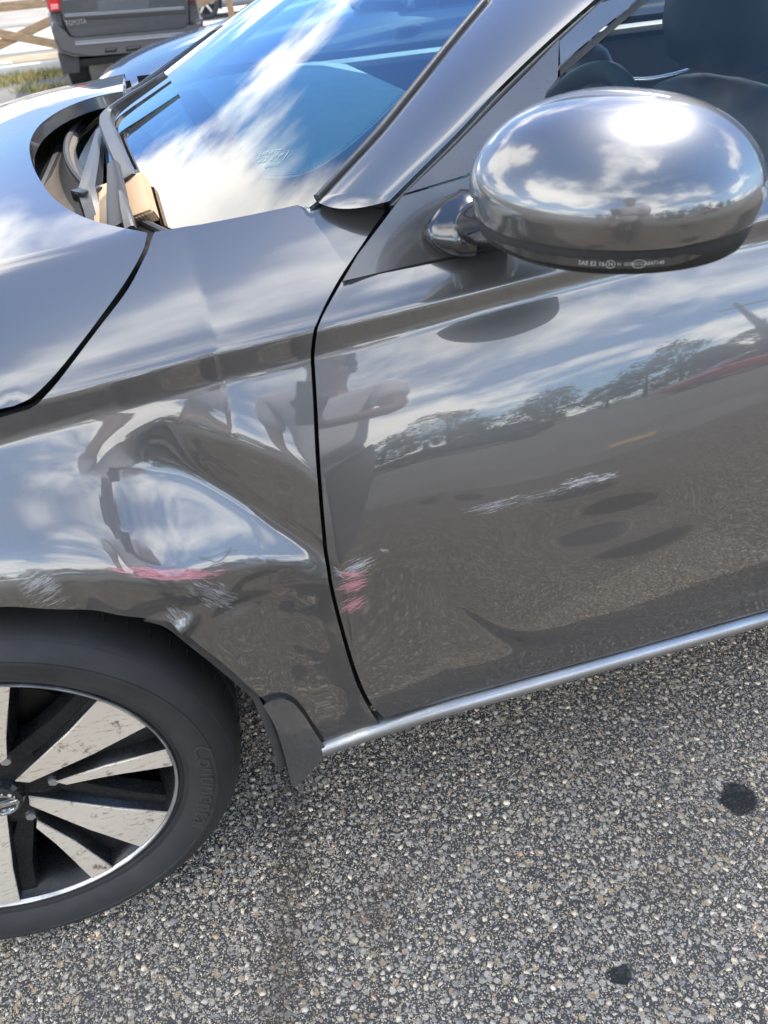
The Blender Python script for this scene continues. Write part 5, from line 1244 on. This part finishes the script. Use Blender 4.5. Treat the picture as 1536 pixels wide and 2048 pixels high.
# bright street and pale strip beyond, soil and weeds at the fence
def plain(name, c1, c2, sc): return worn(name, c1, c2, sc, 0.9, 0.3, bscale=sc*40, dist=0.01)
def slope(name, rows, x0, x1, mat):
    V = [(x, y, z) for y, z in rows for x in (x0, x1)]; F = [(2*i, 2*i+1, 2*i+3, 2*i+2) for i in range(len(rows)-1)]
    return tag(mesh_obj(name, V, F, mat, None, False), kind='structure')
slope('back_lot', [(4.6,0.0),(9.0,GZ),(13.4,GZ),(400,GZ)], -400, 400, plain('old_asphalt', (0.085,0.080,0.072), (0.125,0.116,0.104), 1.7))
slope('dirt_strip', [(13.2,GZ+0.004),(16.4,GZ+0.004)], -30, 30, plain('dry_soil', (0.17,0.135,0.09), (0.26,0.21,0.13), 2.2))
slope('street', [(17.0,GZ+0.006),(24.0,GZ+0.006)], -60, 60, plain('pale_concrete', (0.30,0.275,0.24), (0.36,0.335,0.295), 0.6))
slope('gravel_yard', [(25.0,GZ+0.005),(45.0,GZ+0.005)], -60, 60, plain('yard', (0.15,0.135,0.115), (0.21,0.19,0.16), 0.5))
M_CONC = worn('stop_concrete', (0.40,0.385,0.36), (0.50,0.48,0.45), 6, 0.9, 0.3)
for k, (px, lab) in enumerate((((62,140),'pale concrete wheel stop lying at the foot of the fence'),((-60,146),'pale concrete wheel stop further left along the fence'))):
    p = on_plane([px], (0,0,1), GZ+0.05)[0]; B = empty('wheel_stop', (float(p[0]), float(p[1]), GZ+0.004), R_(2), lab, 'wheel stop', 'concrete wheel stops along the fence')
    box('stop_block', (0, 0, 0.065), (1.25, 0.16, 0.13), M_CONC, B, bev=0.03)
def grass():
    V, F = [], []
    cl = [on_plane([px], (0,0,1), GZ)[0] for px in ((10,160),(25,168),(45,158),(70,152),(95,150),(118,150),(8,152),(60,160),(105,143),(90,178),(70,180),(205,192),(215,190),(0,172),(30,150))]
    for c in cl:
        for _ in range(150):
            x, y = c[0]+rng.normal(0, 0.16), c[1]+rng.normal(0, 0.16); h = rng.uniform(0.03, 0.12); a = rng.random()*6.28; b = rng.normal(0, 0.05, 2); w = 0.006
            i = len(V); V += [(x-w*math.cos(a), y-w*math.sin(a), GZ), (x+w*math.cos(a), y+w*math.sin(a), GZ), (x+b[0], y+b[1], GZ+h)]; F.append((i, i+1, i+2))
    m = worn('weeds', (0.17,0.16,0.045), (0.30,0.25,0.09), 3, 0.8, 0.0)
    tag(mesh_obj('weeds', V, F, m, None, False), kind='stuff', label='dry yellow green weeds growing in front of the fence', cat='weeds')
grass()
# ------------------------------------------------------------------ the far side of the lot (mirrored in the paint)
def tree_proto(seed, h, w, tone):
    r = np.random.default_rng(seed); V, F = [], []
    cl = []
    for _ in range(46):
        a = r.random()*6.28; t = r.random(); rad = w*math.sin(math.pi*(0.18+0.74*t))**0.7*r.uniform(0.35, 1.0); cl.append((rad*math.cos(a), rad*math.sin(a), h*(0.10+0.86*t), r.uniform(0.45, 1.0)*w*0.36))
    for cx, cy, cz, cr in cl:
        for _ in range(60):
            d = r.normal(size=3); d /= np.linalg.norm(d); p = np.array([cx, cy, cz])+d*cr*r.uniform(0.5, 1.0); s = r.uniform(0.09, 0.20)
            n = d+r.normal(0, 0.5, 3); n /= np.linalg.norm(n); u = np.cross(n, (0.3, 0.2, 1)); u /= np.linalg.norm(u); v = np.cross(n, u); i = len(V)
            V += [p-u*s, p-v*s*0.5+n*s*0.15, p+u*s, p+v*s*0.5+n*s*0.15]; F.append((i, i+1, i+2, i+3))
    return V, F, cl
M_BARK = worn('bark', (0.06,0.045,0.033), (0.10,0.078,0.058), 4, 0.9, 0.5, bscale=30, stretch=(1,1,0.25), dist=0.02)
def make_tree(seed, h, w, tone):
    T = empty('leafy_tree', (0,0,0))
    V, F, cl = tree_proto(seed, h, w, tone)
    m = worn('leaf_%d' % seed, tone, tuple(c*1.6 for c in tone), 0.6, 0.6, 0.0); mesh_obj('crown', V, F, m, T, False)
    bm_r = [tube_rings(spline([(0,0,-0.1),(0.05,0.03,h*0.2),(0.0,0.06,h*0.45),(0.1,0,h*0.72)], 12), np.linspace(0.20, 0.05, 12), 8, up=(0,1,0))]
    tr_ = loft_obj('trunk', bm_r[0], M_BARK, T)
    for k in range(5):
        c = cl[k*7]; z0 = h*(0.25+0.07*k); tube('limb', [(0.03,0.03,z0), (c[0]*0.5,c[1]*0.5,(z0+c[2])/2+0.2), (c[0],c[1],c[2])], [0.07,0.05,0.02], M_BARK, tr_, 6, up=(0,1,0))
    return T
protos = [make_tree(3, 6.5, 2.6, (0.028,0.045,0.016)), make_tree(5, 8.0, 3.0, (0.034,0.050,0.020)), make_tree(9, 5.2, 2.4, (0.042,0.056,0.022))]
spots = [(-26,-30),(-23,-35),(-17,-35),(-11,-30),(-5.5,-29),(0,-35),(5.6,-30),(11,-35),(16.5,-31),(22,-30),(28,-35),(34.5,-31),(42,-35),(50,-33),(-20,-33),(-14,-31),(-8.5,-34),(-3,-31),(3,-33),(8.5,-30.5),(14,-33),(19,-31),(25,-34),(31,-30),(38,-33),(46,-31),(55,-30)]
ORD = ['first','second','third','fourth','fifth','sixth','seventh','eighth','ninth','tenth','eleventh']
spots.sort()
LBL = ['bushy dark green tree behind the lot', 'tall dark green tree behind the lot', 'low pale green tree behind the lot']
for i, (x, y) in enumerate(spots):
    k = i % 3; o = protos[k] if i < 3 else copy_tree(protos[k])
    o.location = (x+random.uniform(-1, 1), y, 0); o.rotation_euler = (0, 0, random.uniform(0, 6.28)); s = random.uniform(0.85, 1.15); o.scale = (s, s, s); tag(o, LBL[k]+', %s of its kind' % ORD[i//3], 'tree', 'trees behind the far side of the lot')
def pole():
    T = empty('utility_pole', (16.5,-19.5,0), 0, 'brown wooden utility pole with a crossarm behind the red car', 'pole')
    tube('pole_shaft', [(0,0,-0.2),(0,0,4.5),(0.03,0,9.5)], [0.15,0.13,0.10], M_BARK, T, 12, up=(0,1,0)); box('crossarm', (0.02,0.12,8.8), (2.2,0.10,0.12), M_BARK, T)
    for x in (-0.95,-0.4,0.45,0.98): tube('insulator', [(x,0.12,8.86),(x,0.12,9.02)], 0.035, M_LAMP, T, 8, up=(0,1,0))
    for x in (-0.95,0.98): tube('wire', spline([(x-0.02,0.12,9.0),(x-14,-2,8.1),(x-30,-4,8.9)], 24), 0.014, M_RUBBER, T, 5)
pole()

# ------------------------------------------------------------------ the photographer
def skin_mesh(name, joints, bones, mat, parent, sub=2, root=0):
    bm = bmesh.new(); sl = bm.verts.layers.skin.verify(); vs = []
    for i, (p, r) in enumerate(joints):
        v = bm.verts.new(p); rx, ry = r if isinstance(r, tuple) else (r, r); v[sl].radius = (rx, ry); v[sl].use_root = (i == root); vs.append(v)
    for a, b in bones: bm.edges.new((vs[a], vs[b]))
    me = bpy.data.meshes.new(name); bm.to_mesh(me); bm.free(); me.materials.append(mat)
    o = bpy.data.objects.new(name, me); COL.objects.link(o); o.parent = parent
    m = o.modifiers.new('skin', 'SKIN'); m.use_smooth_shade = True; m.branch_smoothing = 0.4
    s = o.modifiers.new('smooth', 'SUBSURF'); s.levels = sub; s.render_levels = sub
    return o
def person():
    px, py = 0.34, -1.16
    T = empty('person', (px, py, 0), 0, 'person in white t-shirt and grey trousers holding up a phone', 'person')
    SKIN = worn('skin', (0.20,0.115,0.075), (0.25,0.145,0.095), 6, 0.5, 0.05); SHIRT = worn('white_cotton', (0.66,0.64,0.68), (0.76,0.75,0.78), 7, 0.9, 0.3, bscale=30, dist=0.01)
    TR = worn('grey_trousers', (0.13,0.13,0.14), (0.17,0.17,0.18), 8, 0.9, 0.3, bscale=30, dist=0.01); HAIR = worn('dark_hair', (0.012,0.010,0.009), (0.025,0.02,0.017), 30, 0.6, 0.3); SHOE = principled('black_shoe', (0.02,0.02,0.02), 0.5)
    hand = np.array(CAMP)-np.array([px, py, 0])-_f*0.045-_u*0.075
    wrist = hand+np.array([0.02,-0.055,-0.055])
    sh = np.array([0.185,0.01,1.42]); el = np.array([0.235,0.17,1.155])
    lw = np.array([-0.27,0.12,0.86]); lh = lw+np.array([0.0,0.03,-0.08])
    J = [((0,0,0.93),(0.135,0.10)),((0,0.0,1.08),(0.125,0.095)),((0,-0.01,1.25),(0.145,0.10)),((0,-0.01,1.39),(0.13,0.085)),((0,0.01,1.50),0.056),((0,0.03,1.57),0.060),((0,0.045,1.635),(0.078,0.092)),((0,0.04,1.705),(0.074,0.090)),((0,0.03,1.75),(0.045,0.055)),
         (tuple(sh),0.058),(tuple(el),0.042),(tuple(wrist),0.027),(tuple(hand),(0.040,0.016)),
         ((-0.185,0.01,1.42),0.058),((-0.25,0.0,1.14),0.042),(tuple(lw),0.027),(tuple(lh),(0.018,0.040)),
         ((0.10,0,0.86),0.088),((0.11,0.01,0.50),0.058),((0.11,-0.02,0.10),0.040),((0.12,0.12,0.035),(0.045,0.03)),
         ((-0.10,0,0.86),0.088),((-0.12,0.02,0.50),0.058),((-0.13,-0.02,0.10),0.040),((-0.14,0.12,0.035),(0.045,0.03))]
    Bn = [(0,1),(1,2),(2,3),(3,4),(4,5),(5,6),(6,7),(7,8),(3,9),(9,10),(10,11),(11,12),(3,13),(13,14),(14,15),(15,16),(0,17),(17,18),(18,19),(19,20),(0,21),(21,22),(22,23),(23,24)]
    # fingers: four round the phone, a thumb on its face; the other hand hangs half curled
    def fingers(base, along, across, curl, L=0.075, idx=0):
        for k in range(4):
            b = base+across*(0.027-0.018*k); l = L*(0.92, 1.0, 0.95, 0.78)[k]
            p1 = b+along*l*0.45; p2 = p1+(along*0.75+curl*0.65)*l*0.32; p3 = p2+(along*0.25+curl)*l*0.25
            i = len(J); J.extend([(tuple(b), 0.0095), (tuple(p1), 0.009), (tuple(p2), 0.008), (tuple(p3), 0.0065)]); Bn.extend([(idx, i), (i, i+1), (i+1, i+2), (i+2, i+3)])
    R3 = lambda v: np.array(v, float)/np.linalg.norm(v)
    fingers(hand+_u*0.01-_r*0.01, R3(_u*0.8-_r*0.55), R3(_u*0.55+_r*0.8), R3(_f), 0.075, 12)
    i = len(J); b = hand-_u*0.01-_r*0.03; J.extend([(tuple(b), 0.011), (tuple(b-_r*0.02+_u*0.025), 0.010), (tuple(b-_r*0.022+_u*0.05+_f*0.01), 0.0085)]); Bn.extend([(12, i), (i, i+1), (i+1, i+2)])
    fingers(lh+np.array([0,0,-0.025]), R3((0.0,0.15,-1)), R3((0,1,0.1)), R3((0.9,0.1,-0.3)), 0.075, 16)
    i = len(J); b = lh+np.array([0.012,0.035,0.015]); J.extend([(tuple(b), 0.0115), (tuple(b+np.array([0.012,0.02,-0.03])), 0.010), (tuple(b+np.array([0.018,0.022,-0.058])), 0.008)]); Bn.extend([(16, i), (i, i+1), (i+1, i+2)])
    skin_mesh('body', J, Bn, SKIN, T)
    skin_mesh('tee_shirt', [((0,0,0.90),(0.168,0.125)),((0,0,1.06),(0.158,0.122)),((0,-0.01,1.25),(0.172,0.125)),((0,-0.01,1.40),(0.155,0.105)),((0,0.005,1.475),0.075),((0.19,0.01,1.425),0.082),(tuple(sh*0.35+el*0.65),0.068),((-0.19,0.01,1.425),0.082),((-0.235,0.0,1.23),0.070)], [(0,1),(1,2),(2,3),(3,4),(3,5),(5,6),(3,7),(7,8)], SHIRT, T)
    skin_mesh('trousers', [((0,0,0.95),(0.150,0.112)),((0.10,0,0.84),0.104),((0.11,0.01,0.50),0.078),((0.112,-0.015,0.09),0.066),((-0.10,0,0.84),0.104),((-0.12,0.02,0.50),0.078),((-0.132,-0.015,0.09),0.066)], [(0,1),(1,2),(2,3),(0,4),(4,5),(5,6)], TR, T)
    for s, a in ((1, 0.115), (-1, -0.135)): skin_mesh('shoe', [((a,-0.07,0.045),(0.042,0.044)),((a,0.02,0.045),(0.045,0.044)),((a+s*0.01,0.13,0.036),(0.046,0.032)),((a+s*0.012,0.18,0.03),(0.036,0.024))], [(0,1),(1,2),(2,3)], SHOE, T)
    # face and hair
    hd = np.array([0,0.042,1.665])
    for s in (1, -1):
        bm = bmesh.new(); bmesh.ops.create_uvsphere(bm, u_segments=12, v_segments=8, radius=0.0125, matrix=Matrix.Translation(hd+np.array([s*0.031,0.084,0.005]))); bm_obj('eye', bm, principled('eye_dark', (0.05,0.04,0.035), 0.1), T)
        bm = bmesh.new(); bmesh.ops.create_uvsphere(bm, u_segments=12, v_segments=8, radius=0.03, matrix=Matrix.Translation(hd+np.array([s*0.082,0.0,-0.01])) @ Matrix.Diagonal((0.35,0.6,1,1))); bm_obj('ear', bm, SKIN, T)
    skin_mesh('nose', [(tuple(hd+np.array([0,0.088,0.008])),0.010),(tuple(hd+np.array([0,0.105,-0.028])),0.015)], [(0,1)], SKIN, T); box('mouth', Vector(hd+np.array([0,0.088,-0.058])), (0.046,0.012,0.010), principled('lips', (0.22,0.09,0.075), 0.5), T, bev=0.004)
    bm = bmesh.new(); bmesh.ops.create_uvsphere(bm, u_segments=24, v_segments=16, radius=1.0, matrix=Matrix.Translation(hd+np.array([0,-0.012,0.045])) @ Matrix.Diagonal((0.092,0.105,0.085,1)))
    bmesh.ops.delete(bm, geom=[v for v in bm.verts if v.co.z < hd[2]+0.02 and v.co.y > hd[1]-0.02], context='VERTS'); bm_obj('hair', bm, HAIR, T, True, 60)
    # the phone in the hand: a thing of its own
    P = empty('phone', tuple(np.array(CAMP)-_f*0.022-_u*0.055-_r*0.012), 0, 'black phone held up in the right hand of the person', 'phone')
    rot = Matrix((tuple(_r), tuple(_f), tuple(_u))).transposed()
    box('phone_body', (0,0,0), (0.074,0.008,0.158), M_GLOSSBLK, P, rot=rot, bev=0.0025); box('screen', Vector(-_f*0.0045), (0.068,0.001,0.150), principled('screen_glass', (0.02,0.02,0.025), 0.05), P, rot=rot)
person()

def scrap():
    T = empty('cardboard_scrap', (2.45,-3.3,0.006), R_(25), 'flat torn piece of tan cardboard lying on the pavement', 'cardboard')
    bm = bmesh.new(); pts = [(-.22,-.14),(.05,-.17),(.24,-.12),(.20,.05),(.23,.15),(-.05,.13),(-.20,.16),(-.17,.02)]
    t = [bm.verts.new((x, y, 0.006+0.012*abs(x))) for x, y in pts]; b = [bm.verts.new((x, y, 0.001+0.012*abs(x))) for x, y in pts]; bm.faces.new(t); bm.faces.new(b[::-1])
    for i in range(len(pts)): j = (i+1) % len(pts); bm.faces.new((t[i], t[j], b[j], b[i]))
    bm_obj('card', bm, worn('torn_card', (0.42,0.27,0.13), (0.50,0.33,0.17), 9, 0.9, 0.2), T, False)
scrap()
